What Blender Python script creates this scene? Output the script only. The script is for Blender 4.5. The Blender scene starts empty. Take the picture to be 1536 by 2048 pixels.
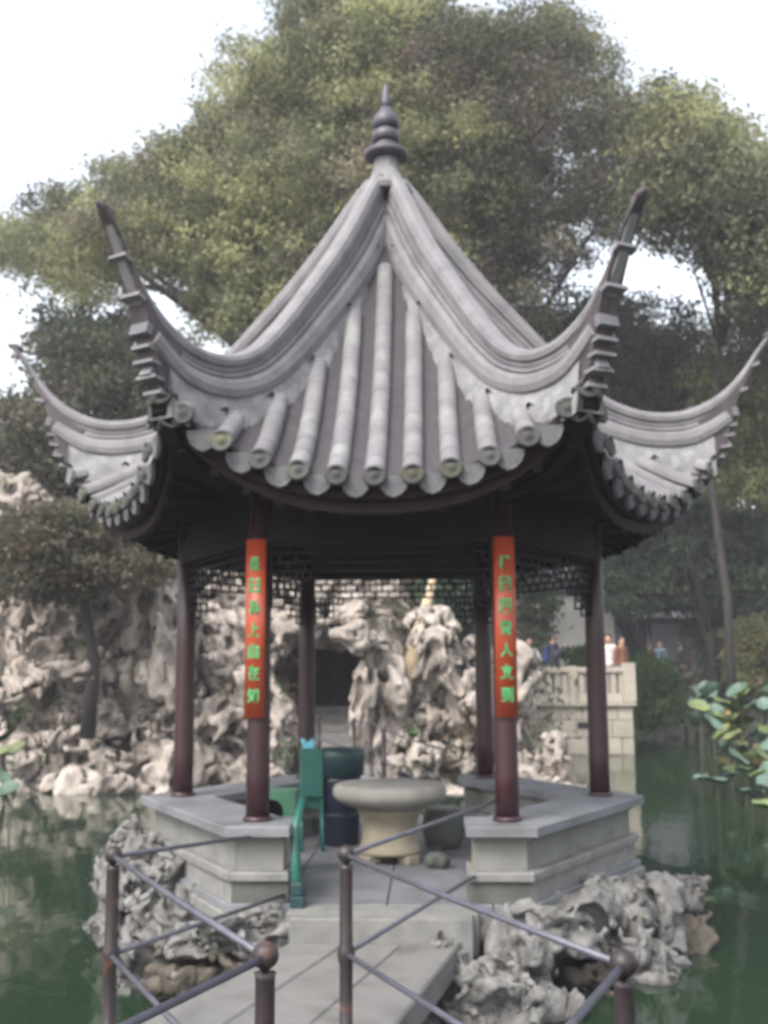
import bpy, math, random
import numpy as np
from mathutils import Vector, Matrix

S = bpy.context.scene
COL = S.collection
PI = math.pi
rad = math.radians

# ------------------------------------------------------------------ camera
F_PX, PITCH, YAW, ROLL = 2172.77, 0.1440, -0.0416, -0.0053
EYE = Vector((0.0, 0.0, 2.0))
cy_, sy_, cp_, sp_ = math.cos(YAW), math.sin(YAW), math.cos(PITCH), math.sin(PITCH)
FW = Vector((sy_ * cp_, cy_ * cp_, sp_))
RT0 = Vector((cy_, -sy_, 0.0))
UP0 = RT0.cross(FW)
RT = RT0 * math.cos(ROLL) + UP0 * math.sin(ROLL)
UP = -RT0 * math.sin(ROLL) + UP0 * math.cos(ROLL)
cam_d = bpy.data.cameras.new('camera')
cam = bpy.data.objects.new('camera', cam_d)
COL.objects.link(cam)
cam.matrix_world = Matrix(((RT.x, UP.x, -FW.x, EYE.x), (RT.y, UP.y, -FW.y, EYE.y), (RT.z, UP.z, -FW.z, EYE.z), (0, 0, 0, 1)))
cam_d.sensor_fit = 'VERTICAL'
cam_d.sensor_height = 36.0
cam_d.lens = 36.0 * F_PX / 2048.0
cam_d.clip_end = 2000.0
cam_d.clip_start = 0.05
cam_d.dof.use_dof = True                     # the photograph is out of focus: focused far too near
cam_d.dof.focus_distance = 0.85
cam_d.dof.aperture_fstop = 11.5
S.camera = cam

# ------------------------------------------------------------------ world, sun, exposure
world = bpy.data.worlds.new('World')
S.world = world
world.use_nodes = True
wn, wl = world.node_tree.nodes, world.node_tree.links
wn.clear()
wo = wn.new('ShaderNodeOutputWorld'); wb = wn.new('ShaderNodeBackground')
sky = wn.new('ShaderNodeTexSky'); sky.sky_type = 'NISHITA'; sky.sun_disc = False
SUN_EL, SUN_AZ = rad(48), rad(215)           # azimuth clockwise from +Y (north)
sky.sun_elevation = SUN_EL; sky.sun_rotation = SUN_AZ
sky.air_density = 1.6; sky.dust_density = 5.0; sky.ozone_density = 1.5
hsv = wn.new('ShaderNodeHueSaturation'); hsv.inputs['Saturation'].default_value = 0.38
wl.new(sky.outputs[0], hsv.inputs['Color']); wl.new(hsv.outputs[0], wb.inputs['Color'])
wb.inputs['Strength'].default_value = 0.15
wl.new(wb.outputs[0], wo.inputs['Surface'])
sl = bpy.data.lights.new('sun', 'SUN'); sl.energy = 0.8; sl.angle = rad(20); sl.color = (1.0, 0.95, 0.88)
so = bpy.data.objects.new('sun', sl); COL.objects.link(so)
sd = Vector((math.sin(SUN_AZ) * math.cos(SUN_EL), math.cos(SUN_AZ) * math.cos(SUN_EL), math.sin(SUN_EL)))
so.rotation_euler = sd.to_track_quat('Z', 'Y').to_euler()
so.location = (0, 0, 30)
S.view_settings.view_transform = 'Standard'
S.view_settings.look = 'None'
S.view_settings.exposure = 1.55
S.view_settings.gamma = 1.0
S.view_settings.use_curve_mapping = False
S.render.film_transparent = False
S.cycles.max_bounces = 6
S.cycles.use_denoising = True

# added lavender haze volume, standing in for lens glare over the trees
hz_m = bpy.data.materials.new('lens glare haze'); hz_m.use_nodes = True
hn, hl_ = hz_m.node_tree.nodes, hz_m.node_tree.links; hn.clear()
ho = hn.new('ShaderNodeOutputMaterial'); hv = hn.new('ShaderNodeVolumePrincipled')
hv.inputs['Color'].default_value = (.86, .84, .95, 1); hv.inputs['Density'].default_value = 0.0017; hv.inputs['Anisotropy'].default_value = 0.0
hl_.new(hv.outputs[0], ho.inputs['Volume'])
hme = bpy.data.meshes.new('haze')
hme.from_pydata([(x, y, z) for z in (-2.6, 26) for x, y in ((-720, -720), (720, -720), (720, 820), (-720, 820))], [], [(0, 3, 2, 1), (4, 5, 6, 7), (0, 1, 5, 4), (1, 2, 6, 5), (2, 3, 7, 6), (3, 0, 4, 7)])
hme.materials.append(hz_m)
hob = bpy.data.objects.new('haze', hme); COL.objects.link(hob); hob['kind'] = 'stuff'

rnd = random.Random(11)
rng = np.random.default_rng(7)

# ------------------------------------------------------------------ helpers
def ray(px, py):
    return FW + RT * ((px - 768) / F_PX) + UP * ((1024 - py) / F_PX)

def at(px, py, Y):
    d = ray(px, py)
    return EYE + d * (Y / d.y)

def nodes_of(m):
    m.use_nodes = True
    nt = m.node_tree
    return nt, nt.nodes, nt.links, nt.nodes['Principled BSDF']

def srgb(r, g, b):
    def f(c):
        c /= 255.0
        return c / 12.92 if c <= 0.04045 else ((c + 0.055) / 1.055) ** 2.4
    return (f(r), f(g), f(b), 1.0)

def mat(name, c1, c2=None, scale=6.0, rough=0.8, bump=0.0, bscale=None, detail=6.0, spots=None, spot_scale=3.0,
        spot_lo=0.55, spot_hi=0.68, rand=0.0, metal=0.0, stretch=None, spec=0.5):
    m = bpy.data.materials.new(name)
    nt, N, L, B = nodes_of(m)
    B.inputs['Roughness'].default_value = rough
    B.inputs['Metallic'].default_value = metal
    B.inputs['Specular IOR Level'].default_value = spec
    c1 = tuple(c1[:3]) + (1,)
    if c2 is None:
        c2 = tuple(v * 0.7 for v in c1[:3])
    c2 = tuple(c2[:3]) + (1,)
    tc = N.new('ShaderNodeTexCoord')
    src = tc.outputs['Object']
    oi = N.new('ShaderNodeObjectInfo')
    add = N.new('ShaderNodeVectorMath'); add.operation = 'ADD'
    mul = N.new('ShaderNodeVectorMath'); mul.operation = 'SCALE'; mul.inputs['Scale'].default_value = 3.7
    L.new(oi.outputs['Location'], mul.inputs[0])
    L.new(src, add.inputs[0]); L.new(mul.outputs[0], add.inputs[1])
    src = add.outputs[0]
    if stretch:
        mp = N.new('ShaderNodeMapping'); mp.inputs['Scale'].default_value = stretch
        L.new(src, mp.inputs['Vector']); src = mp.outputs[0]
    n1 = N.new('ShaderNodeTexNoise'); n1.inputs['Scale'].default_value = scale; n1.inputs['Detail'].default_value = detail
    n1.inputs['Roughness'].default_value = 0.62
    L.new(src, n1.inputs['Vector'])
    rp = N.new('ShaderNodeValToRGB')
    rp.color_ramp.elements[0].position = 0.35; rp.color_ramp.elements[1].position = 0.66
    rp.color_ramp.elements[0].color = c2; rp.color_ramp.elements[1].color = c1
    L.new(n1.outputs['Fac'], rp.inputs['Fac'])
    out = rp.outputs['Color']
    if spots:
        n2 = N.new('ShaderNodeTexNoise'); n2.inputs['Scale'].default_value = spot_scale; n2.inputs['Detail'].default_value = 8
        L.new(src, n2.inputs['Vector'])
        r2 = N.new('ShaderNodeMapRange'); r2.inputs['From Min'].default_value = spot_lo; r2.inputs['From Max'].default_value = spot_hi
        L.new(n2.outputs['Fac'], r2.inputs['Value'])
        mx = N.new('ShaderNodeMix'); mx.data_type = 'RGBA'
        L.new(r2.outputs[0], mx.inputs['Factor']); L.new(out, mx.inputs['A']); mx.inputs['B'].default_value = tuple(spots[:3]) + (1,)
        out = mx.outputs['Result']
    if rand:
        mr = N.new('ShaderNodeMapRange'); mr.inputs['To Min'].default_value = 1 - rand; mr.inputs['To Max'].default_value = 1 + rand
        L.new(oi.outputs['Random'], mr.inputs['Value'])
        sc = N.new('ShaderNodeVectorMath'); sc.operation = 'SCALE'
        L.new(out, sc.inputs[0]); L.new(mr.outputs[0], sc.inputs['Scale'])
        out = sc.outputs[0]
    L.new(out, B.inputs['Base Color'])
    if bump:
        n3 = N.new('ShaderNodeTexNoise'); n3.inputs['Scale'].default_value = bscale or scale * 4; n3.inputs['Detail'].default_value = 6
        L.new(src, n3.inputs['Vector'])
        bp = N.new('ShaderNodeBump'); bp.inputs['Strength'].default_value = bump; bp.inputs['Distance'].default_value = 0.02
        L.new(n3.outputs['Fac'], bp.inputs['Height']); L.new(bp.outputs[0], B.inputs['Normal'])
    return m

def leaf_mat(name, trans=0.48, rough=0.55):
    m = bpy.data.materials.new(name)
    nt, N, L, B = nodes_of(m)
    at_ = N.new('ShaderNodeAttribute'); at_.attribute_name = 'leafcol'
    L.new(at_.outputs['Color'], B.inputs['Base Color'])
    B.inputs['Roughness'].default_value = rough
    B.inputs['Specular IOR Level'].default_value = 0.35
    tr = N.new('ShaderNodeBsdfTranslucent'); L.new(at_.outputs['Color'], tr.inputs['Color'])
    mx = N.new('ShaderNodeMixShader'); mx.inputs[0].default_value = trans
    L.new(B.outputs[0], mx.inputs[1]); L.new(tr.outputs[0], mx.inputs[2])
    L.new(mx.outputs[0], N['Material Output'].inputs['Surface'])
    return m

def link(o, parent=None):
    COL.objects.link(o)
    if parent is not None:
        o.parent = parent
    return o

def new_obj(name, me, parent=None, loc=None, rot=None, scale=None):
    o = bpy.data.objects.new(name, me)
    link(o, parent)
    if loc is not None: o.location = loc
    if rot is not None: o.rotation_euler = rot
    if scale is not None: o.scale = scale if hasattr(scale, '__len__') else (scale,) * 3
    return o

def thing(name, label, cat, loc=(0, 0, 0), rz=0.0, group=None):
    o = bpy.data.objects.new(name, None); link(o)
    o.location = loc; o.rotation_euler = (0, 0, rz)
    o['label'] = label; o['category'] = cat
    if group: o['group'] = group
    return o

def tag(o, label=None, cat=None, group=None, kind=None):
    if label: o['label'] = label
    if cat: o['category'] = cat
    if group: o['group'] = group
    if kind: o['kind'] = kind
    return o

def np_mesh(name, verts, faces, m, smooth=False, colors=None):
    """verts (n,3); faces (k,3) or (k,4) array; colors (n,3) per vertex"""
    me = bpy.data.meshes.new(name)
    verts = np.asarray(verts, dtype=np.float32); faces = np.asarray(faces, dtype=np.int32)
    k = faces.shape[1]
    me.vertices.add(len(verts)); me.vertices.foreach_set('co', verts.ravel())
    me.loops.add(faces.size); me.loops.foreach_set('vertex_index', faces.ravel())
    me.polygons.add(len(faces))
    me.polygons.foreach_set('loop_start', np.arange(0, faces.size, k, dtype=np.int32))
    if smooth:
        me.polygons.foreach_set('use_smooth', np.ones(len(faces), dtype=bool))
    if colors is not None:
        a = me.attributes.new('leafcol', 'FLOAT_COLOR', 'POINT')
        cc = np.ones((len(verts), 4), dtype=np.float32); cc[:, :3] = colors
        a.data.foreach_set('color', cc.ravel())
    me.update(calc_edges=True); me.validate()
    if m: me.materials.append(m)
    return me

class MB:
    def __init__(s): s.v = []; s.f = []; s.sm = []
    def add(s, vs, fs, smooth=False):
        b = len(s.v); s.v.extend([tuple(v) for v in vs]); s.f.extend([tuple(b + i for i in f) for f in fs]); s.sm.extend([smooth] * len(fs))
        return s
    def box(s, x0, x1, y0, y1, z0, z1, M=None):
        vs = [Vector((x, y, z)) for z in (z0, z1) for x, y in ((x0, y0), (x1, y0), (x1, y1), (x0, y1))]
        if M is not None: vs = [M @ v for v in vs]
        return s.add(vs, [(0, 3, 2, 1), (4, 5, 6, 7), (0, 1, 5, 4), (1, 2, 6, 5), (2, 3, 7, 6), (3, 0, 4, 7)])
    def prism(s, poly, z0, z1, bev=0.0, M=None):
        """polygon in xy (counter-clockwise) extruded; bev chamfers the top edge"""
        n = len(poly); cx = sum(p[0] for p in poly) / n; cy = sum(p[1] for p in poly) / n
        rings = [(0, z0)]
        if bev: rings += [(0, z1 - bev), (bev, z1)]
        else: rings += [(0, z1)]
        vs = []
        for ins, z in rings:
            for i, p in enumerate(poly):
                if ins:
                    a = Vector(poly[i - 1]); b = Vector(p); c = Vector(poly[(i + 1) % n])
                    d1 = (a - b).normalized(); d2 = (c - b).normalized(); q = d1 + d2
                    q = b + q.normalized() * ins * 1.3 if q.length > 1e-4 else b
                    vs.append(Vector((q.x, q.y, z)))
                else: vs.append(Vector((p[0], p[1], z)))
        if M is not None: vs = [M @ v for v in vs]
        fs = [tuple(range(n - 1, -1, -1)), tuple(range(n * (len(rings) - 1), n * len(rings)))]
        for r in range(len(rings) - 1):
            for i in range(n):
                j = (i + 1) % n
                fs.append((r * n + i, r * n + j, (r + 1) * n + j, (r + 1) * n + i))
        return s.add(vs, fs)
    def tube(s, pts, radii, n=10, cap=True, smooth=True, flat=1.0):
        pts = [Vector(p) for p in pts]
        if not hasattr(radii, '__len__'): radii = [radii] * len(pts)
        ref = Vector((0, 0, 1)); vs = []
        t0 = (pts[1] - pts[0]).normalized()
        if abs(t0.dot(ref)) > 0.9: ref = Vector((0, 1, 0))
        u = t0.cross(ref).normalized()
        for i, p in enumerate(pts):
            a = pts[max(0, i - 1)]; b = pts[min(len(pts) - 1, i + 1)]
            t = (b - a).normalized(); u = (u - t * u.dot(t)).normalized(); w = t.cross(u)
            for k in range(n):
                an = 2 * PI * k / n
                vs.append(p + (u * math.cos(an) + w * math.sin(an) * flat) * radii[i])
        fs = []
        for i in range(len(pts) - 1):
            for k in range(n):
                j = (k + 1) % n
                fs.append((i * n + k, i * n + j, (i + 1) * n + j, (i + 1) * n + k))
        if cap: fs += [tuple(range(n - 1, -1, -1)), tuple(range((len(pts) - 1) * n, len(pts) * n))]
        return s.add(vs, fs, smooth)
    def lathe(s, prof, n=24, c=(0, 0), smooth=True, hexa=False):
        vs = []; fs = []
        for r, z in prof:
            for k in range(n):
                an = 2 * PI * k / n
                vs.append((c[0] + r * math.cos(an), c[1] + r * math.sin(an), z))
        for i in range(len(prof) - 1):
            for k in range(n):
                j = (k + 1) % n
                fs.append((i * n + k, i * n + j, (i + 1) * n + j, (i + 1) * n + k))
        fs += [tuple(range(n - 1, -1, -1)), tuple(range((len(prof) - 1) * n, len(prof) * n))]
        return s.add(vs, fs, smooth)
    def sweep(s, frames, prof, closed=True, smooth=False, cap=True):
        """frames: list of (origin, side, up, scale_side, scale_up); prof: list of (a, b)"""
        n = len(prof); vs = []; fs = []
        for o, sd_, up_, a_, b_ in frames:
            for p, q in prof: vs.append(o + sd_ * (p * a_) + up_ * (q * b_))
        m = n if closed else n - 1
        for i in range(len(frames) - 1):
            for k in range(m):
                j = (k + 1) % n
                fs.append((i * n + k, i * n + j, (i + 1) * n + j, (i + 1) * n + k))
        if cap and closed: fs += [tuple(range(n - 1, -1, -1)), tuple(range((len(frames) - 1) * n, len(frames) * n))]
        return s.add(vs, fs, smooth)
    def mesh(s, name, m):
        me = bpy.data.meshes.new(name)
        me.from_pydata(s.v, [], s.f)
        me.polygons.foreach_set('use_smooth', s.sm)
        if m: me.materials.append(m)
        me.update()
        return me
    def build(s, name, m, parent=None, loc=None, rot=None, bevel=0.0):
        o = new_obj(name, s.mesh(name, m), parent, loc, rot)
        if bevel:
            b = o.modifiers.new('bevel', 'BEVEL'); b.width = bevel; b.segments = 2; b.limit_method = 'ANGLE'; b.angle_limit = rad(40)
        return o

def interp(xs, ys):
    xs = list(xs); ys = list(ys)
    # monotone-ish cubic (Catmull) interpolation
    def f(x):
        if x <= xs[0]: return ys[0] + (x - xs[0]) * (ys[1] - ys[0]) / (xs[1] - xs[0])
        if x >= xs[-1]: return ys[-1] + (x - xs[-1]) * (ys[-1] - ys[-2]) / (xs[-1] - xs[-2])
        i = max(k for k in range(len(xs) - 1) if xs[k] <= x)
        h = xs[i + 1] - xs[i]; t = (x - xs[i]) / h
        def sl_(k):
            if k <= 0: return (ys[1] - ys[0]) / (xs[1] - xs[0])
            if k >= len(xs) - 1: return (ys[-1] - ys[-2]) / (xs[-1] - xs[-2])
            return (ys[k + 1] - ys[k - 1]) / (xs[k + 1] - xs[k - 1])
        m0, m1 = sl_(i) * h, sl_(i + 1) * h
        return (2*t**3 - 3*t*t + 1) * ys[i] + (t**3 - 2*t*t + t) * m0 + (-2*t**3 + 3*t*t) * ys[i+1] + (t**3 - t*t) * m1
    return f

# ---- numpy noise and surface extraction
def _hash(ix, iy, iz, seed):
    h = (ix * 374761393 + iy * 668265263 + iz * 2147483647 + seed * 974711) & 0xFFFFFFFF
    h = ((h ^ (h >> 13)) * 1274126177) & 0xFFFFFFFF
    h = h ^ (h >> 16)
    return (h & 0xFFFF).astype(np.float32) / 32767.5 - 1.0

def vnoise(X, Y, Z, seed=0):
    ix, iy, iz = np.floor(X).astype(np.int64), np.floor(Y).astype(np.int64), np.floor(Z).astype(np.int64)
    fx, fy, fz = X - ix, Y - iy, Z - iz
    ux, uy, uz = [t * t * (3 - 2 * t) for t in (fx, fy, fz)]
    r = 0
    for dx in (0, 1):
        for dy in (0, 1):
            for dz in (0, 1):
                w = (ux if dx else 1 - ux) * (uy if dy else 1 - uy) * (uz if dz else 1 - uz)
                r = r + w * _hash(ix + dx, iy + dy, iz + dz, seed)
    return r

def surface_nets(Fd, org, h):
    nx, ny, nz = Fd.shape
    inside = Fd < 0
    cnt = np.zeros((nx - 1, ny - 1, nz - 1), np.int32)
    acc = np.zeros((nx - 1, ny - 1, nz - 1, 3), np.float32); num = np.zeros((nx - 1, ny - 1, nz - 1), np.float32)
    def sub(A, o): return A[o[0]:nx - 1 + o[0], o[1]:ny - 1 + o[1], o[2]:nz - 1 + o[2]]
    corners = [(a, b, c) for a in (0, 1) for b in (0, 1) for c in (0, 1)]
    for c0 in corners:
        for ax in range(3):
            if c0[ax] == 1: continue
            c1 = list(c0); c1[ax] = 1
            f0, f1 = sub(Fd, c0), sub(Fd, c1)
            cr = (f0 < 0) != (f1 < 0)
            t = np.where(cr, f0 / np.where(cr, f0 - f1, 1), 0)
            for k in range(3):
                base = c0[k] if k != ax else t
                acc[..., k] += np.where(cr, base, 0)
            num += cr
    act = num > 0
    idx = -np.ones(act.shape, np.int64); n = int(act.sum()); idx[act] = np.arange(n)
    gi = np.argwhere(act)
    V = (gi + acc[act] / num[act][:, None]) * h + np.array(org)
    quads = []
    for ax in range(3):
        sl0 = [slice(None)] * 3; sl1 = [slice(None)] * 3
        sl0[ax] = slice(0, -1); sl1[ax] = slice(1, None)
        A, B_ = inside[tuple(sl0)], inside[tuple(sl1)]
        cr = A != B_
        o1, o2 = [k for k in range(3) if k != ax]
        e = np.argwhere(cr)
        ok = (e[:, o1] > 0) & (e[:, o2] > 0) & (e[:, o1] < Fd.shape[o1] - 1) & (e[:, o2] < Fd.shape[o2] - 1)
        e = e[ok]
        def cell(d1, d2):
            q = e.copy(); q[:, o1] -= d1; q[:, o2] -= d2
            return idx[q[:, 0], q[:, 1], q[:, 2]]
        q = np.stack([cell(1, 1), cell(0, 1), cell(0, 0), cell(1, 0)], 1)
        flip = A[e[:, 0], e[:, 1], e[:, 2]]
        if ax == 1: flip = ~flip
        q[~flip] = q[~flip][:, ::-1]
        quads.append(q)
    return V, np.concatenate(quads)

def rock_mesh(name, m, seed, N=56, dims=(1, 1, 1), holes=9, tunnel=0.055, rough=0.30, pit=0.05):
    """a water-worn limestone: a warped ellipsoid eaten by hollows and tunnels"""
    r = np.random.default_rng(seed)
    ex = 1.35; h = 2 * ex / (N - 1)
    g = np.linspace(-ex, ex, N, dtype=np.float32)
    X, Y, Z = np.meshgrid(g, g, g, indexing='ij')
    wx = vnoise(X * 1.3, Y * 1.3, Z * 1.3, seed) * 0.38; wy = vnoise(X * 1.3, Y * 1.3, Z * 1.3, seed + 5) * 0.38
    wz = vnoise(X * 1.3, Y * 1.3, Z * 1.3, seed + 9) * 0.38
    Xa, Ya, Za = X + wx, Y + wy, Z + wz
    d = np.sqrt((Xa / dims[0]) ** 2 + (Ya / dims[1]) ** 2 + (Za / dims[2]) ** 2) - 0.92
    d *= min(dims)
    d += rough * 0.55 * vnoise(X * 2.4, Y * 2.4, Z * 2.4, seed + 2) + rough * 0.28 * vnoise(X * 5, Y * 5, Z * 5, seed + 3)
    ridg = np.abs(vnoise(X * 3.1 + 7, Y * 3.1, Z * 2.0, seed + 13))
    d += pit * (1 - ridg * 3).clip(0, 1) * 1.6
    d += 0.045 * np.abs(vnoise(X * 8, Y * 8, Z * 5, seed + 4)) + 0.016 * vnoise(X * 17, Y * 17, Z * 11, seed + 6)
    for k in range(holes):
        u = r.normal(size=3); u /= np.linalg.norm(u)
        c = u * np.array(dims) * r.uniform(0.55, 1.0); rr = r.uniform(0.13, 0.34)
        s_ = np.sqrt((Xa - c[0]) ** 2 + (Ya - c[1]) ** 2 + ((Za - c[2]) * r.uniform(0.6, 1.1)) ** 2) - rr
        kk = 0.07; a = -s_
        hh = np.clip(0.5 + 0.5 * (a - d) / kk, 0, 1)
        d = d * (1 - hh) + a * hh + kk * hh * (1 - hh)
    if tunnel:
        n1 = vnoise(X * 2.1, Y * 2.1, Z * 2.1, seed + 21); n2 = vnoise(X * 2.1 + 3, Y * 2.1, Z * 2.1, seed + 22)
        a = tunnel ** 0.5 - np.sqrt(n1 * n1 + n2 * n2)
        a = a * 0.45
        d = np.maximum(d, a)
    d[0], d[-1], d[:, 0], d[:, -1], d[:, :, 0], d[:, :, -1] = 1, 1, 1, 1, 1, 1
    V, Q = surface_nets(d, (-ex, -ex, -ex), h)
    return np_mesh(name, V, Q, m, smooth=True)

# ---- foliage
PAL_OLIVE = [((.225, .240, .115), 4), ((.290, .300, .150), 4), ((.130, .145, .080), 3), ((.165, .125, .110), 1.6), ((.070, .080, .050), 1.5)]
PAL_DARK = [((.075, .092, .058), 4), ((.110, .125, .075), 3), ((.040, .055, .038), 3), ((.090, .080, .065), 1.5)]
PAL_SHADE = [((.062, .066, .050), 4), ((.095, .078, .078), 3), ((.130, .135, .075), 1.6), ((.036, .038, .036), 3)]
PAL_TEAL = [((.110, .170, .115), 4), ((.150, .215, .140), 3), ((.060, .095, .065), 2), ((.190, .220, .110), 1.5)]
PAL_YEL = [((.170, .185, .070), 4), ((.210, .220, .100), 3), ((.110, .140, .060), 3), ((.190, .150, .080), 1)]
PAL_BROWN = [((.130, .110, .080), 4), ((.100, .095, .060), 3), ((.165, .130, .095), 2), ((.060, .070, .045), 3)]
PAL_GREEN = [((.070, .140, .045), 4), ((.110, .180, .060), 3), ((.045, .090, .035), 3)]

def pick_cols(pal, n):
    cs = np.array([c for c, w in pal]); ws = np.array([w for c, w in pal]); ws = ws / ws.sum()
    return cs[rng.choice(len(cs), n, p=ws)]

def leaf_quads(name, P, cols, m, length=0.13, width=0.06, droop=0.3):
    n = len(P)
    a = rng.normal(size=(n, 3)); a[:, 2] -= droop; a /= np.linalg.norm(a, axis=1, keepdims=True)
    b = rng.normal(size=(n, 3)); b = np.cross(a, b); b /= np.linalg.norm(b, axis=1, keepdims=True)
    L = (length * rng.uniform(0.6, 1.35, (n, 1))); W = (width * rng.uniform(0.7, 1.3, (n, 1)))
    V = np.stack([P - a * L * .5, P + b * W * .5, P + a * L * .5, P - b * W * .5], 1).reshape(-1, 3)
    Fq = np.arange(4 * n).reshape(n, 4)
    C = np.repeat(cols * rng.uniform(0.86, 1.14, (n, 1)), 4, axis=0)
    return np_mesh(name, V, Fq, m, colors=C)

def in_poly(pts, poly):
    x, y = pts[:, 0], pts[:, 1]; c = np.zeros(len(pts), bool); n = len(poly); j = n - 1
    for i in range(n):
        xi, yi = poly[i]; xj, yj = poly[j]
        hit = ((yi > y) != (yj > y)) & (x < (xj - xi) * (y - yi) / (yj - yi + 1e-9) + xi)
        c ^= hit; j = i
    return c

def edge_dist(pts, poly):
    d = np.full(len(pts), 1e9)
    for i in range(len(poly)):
        a = np.array(poly[i - 1], float); b = np.array(poly[i], float); ab = b - a
        t = np.clip(((pts - a) @ ab) / (ab @ ab), 0, 1)
        d = np.minimum(d, np.linalg.norm(pts - (a + t[:, None] * ab), axis=1))
    return d

def make_tree(name, label, cat, poly, Y, depth, clumps, clump_r, subs, leaves, pal, base, trunk_r=0.3, holes=(), leaf=(0.13, 0.06),
              group=None, bark=None, lm=None, sub_r=0.30, droop=0.3, pal2=None, pal2_test=None, limbs=26, trunk_path=None, zsq=1.0):
    """poly: outline of the crown as seen, each point (px, py) at distance Y, turned into a crown with real depth round a real trunk"""
    W = [at(px, py, Y) for px, py in poly]
    P2 = [(w.x, w.z) for w in W]
    hl = [[(at(px, py, Y).x, at(px, py, Y).z) for px, py in h] for h in holes]
    xs = [p[0] for p in P2]; zs = [p[1] for p in P2]
    cand = np.stack([rng.uniform(min(xs), max(xs), 30000), rng.uniform(min(zs), max(zs), 30000)], 1)
    cand = cand[in_poly(cand, P2)]
    ed = edge_dist(cand, P2)
    ok = ed > clump_r * 0.55
    for h in hl:
        ok &= ~in_poly(cand, h) & (edge_dist(cand, h) > clump_r * 0.4)
    cand, ed = cand[ok], ed[ok]
    # Poisson-ish thinning
    sel = []; mind = 0.0
    area = max(1e-3, len(cand) / 30000 * (max(xs) - min(xs)) * (max(zs) - min(zs)))
    mind = 0.62 * math.sqrt(area / clumps)
    for i in range(len(cand)):
        if len(sel) >= clumps: break
        if all((cand[i, 0] - cand[j, 0]) ** 2 + (cand[i, 1] - cand[j, 1]) ** 2 > mind * mind for j in sel): sel.append(i)
    C = []
    emax = ed[sel].max() + 1e-6
    for i in sel:
        dome = math.sqrt(max(0, 1 - (1 - ed[i] / emax) ** 2))
        for s_ in ((-1, 0.55, 1) if depth > 1.5 else (-1, 1)):
            yy = Y + s_ * depth * (0.25 + 0.75 * dome) * rng.uniform(0.55, 1.0)
            C.append((cand[i, 0] + rng.normal() * 0.1, yy, cand[i, 1] + rng.normal() * 0.1))
    C = np.array(C)
    # keep the seen outline for clumps nearer or farther than Y
    k = C[:, 1] / Y
    C[:, 0] *= k; C[:, 2] = 2 + (C[:, 2] - 2) * k
    nC = len(C)
    # sub-clumps on each clump
    u = rng.normal(size=(nC * subs, 3)); u /= np.linalg.norm(u, axis=1, keepdims=True)
    rr = clump_r * rng.uniform(0.55, 1.05, (nC * subs, 1)); u[:, 2] *= 0.75 * zsq
    SC = np.repeat(C, subs, axis=0) + u * rr
    pc = pick_cols(pal, nC)
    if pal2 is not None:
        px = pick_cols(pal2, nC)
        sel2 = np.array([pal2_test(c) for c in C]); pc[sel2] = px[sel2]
    scol = np.repeat(pc, subs, axis=0) * 0.6 + pick_cols(pal, nC * subs) * 0.4
    scol *= rng.uniform(0.7, 1.3, (nC * subs, 1))
    scol *= np.repeat(rng.uniform(0.72, 1.25, (nC, 1)), subs, axis=0)
    v = rng.normal(size=(len(SC) * leaves, 3)) * sub_r * 0.55; v[:, 2] *= 0.7 * zsq
    LP = np.repeat(SC, leaves, axis=0) + v
    lc = np.repeat(scol, leaves, axis=0)
    root = thing(name, label, cat, base, group=group)
    bx, by, bz = base
    me = leaf_quads('crown', LP - np.array(base), lc, lm or M['leaf'], *leaf, droop=droop)
    new_obj('crown', me, root)
    # trunk and limbs
    mb = MB()
    cen = C.mean(axis=0)
    if trunk_path:
        path = [Vector(p) - Vector(base) for p in trunk_path]
    else:
        fork = Vector((bx + (cen[0] - bx) * 0.35, by + (cen[1] - by) * 0.3, bz + (cen[2] - bz) * 0.5))
        path = [Vector((0, 0, -0.4)), (fork - Vector(base)) * 0.4 + Vector((0.12, 0, 0)), fork - Vector(base), Vector(tuple(cen)) - Vector(base)]
    mb.tube(path, [trunk_r * (1.25 - 0.95 * i / (len(path) - 1)) for i in range(len(path))], 12)
    order = rng.permutation(nC)[:limbs]
    for i in order:
        e = Vector(tuple(C[i])) - Vector(base)
        k = rng.integers(max(1, len(path) - 2) if trunk_path else 1, len(path))
        s0 = path[k] if k < len(path) - 1 else path[-2].lerp(path[-1], rng.uniform(0.1, 0.8))
        mid = s0.lerp(e, 0.5) + Vector((rng.normal() * 0.25, rng.normal() * 0.25, rng.uniform(0.0, 0.5))) * min(1, (e - s0).length / 4)
        mb.tube([s0, s0.lerp(mid, 0.55) + Vector((0, 0, .05)), mid, e], [trunk_r * 0.42, trunk_r * 0.32, trunk_r * 0.2, trunk_r * 0.06], 6)
    mb.build('trunk', bark or M['bark'], root)
    return root

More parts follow.
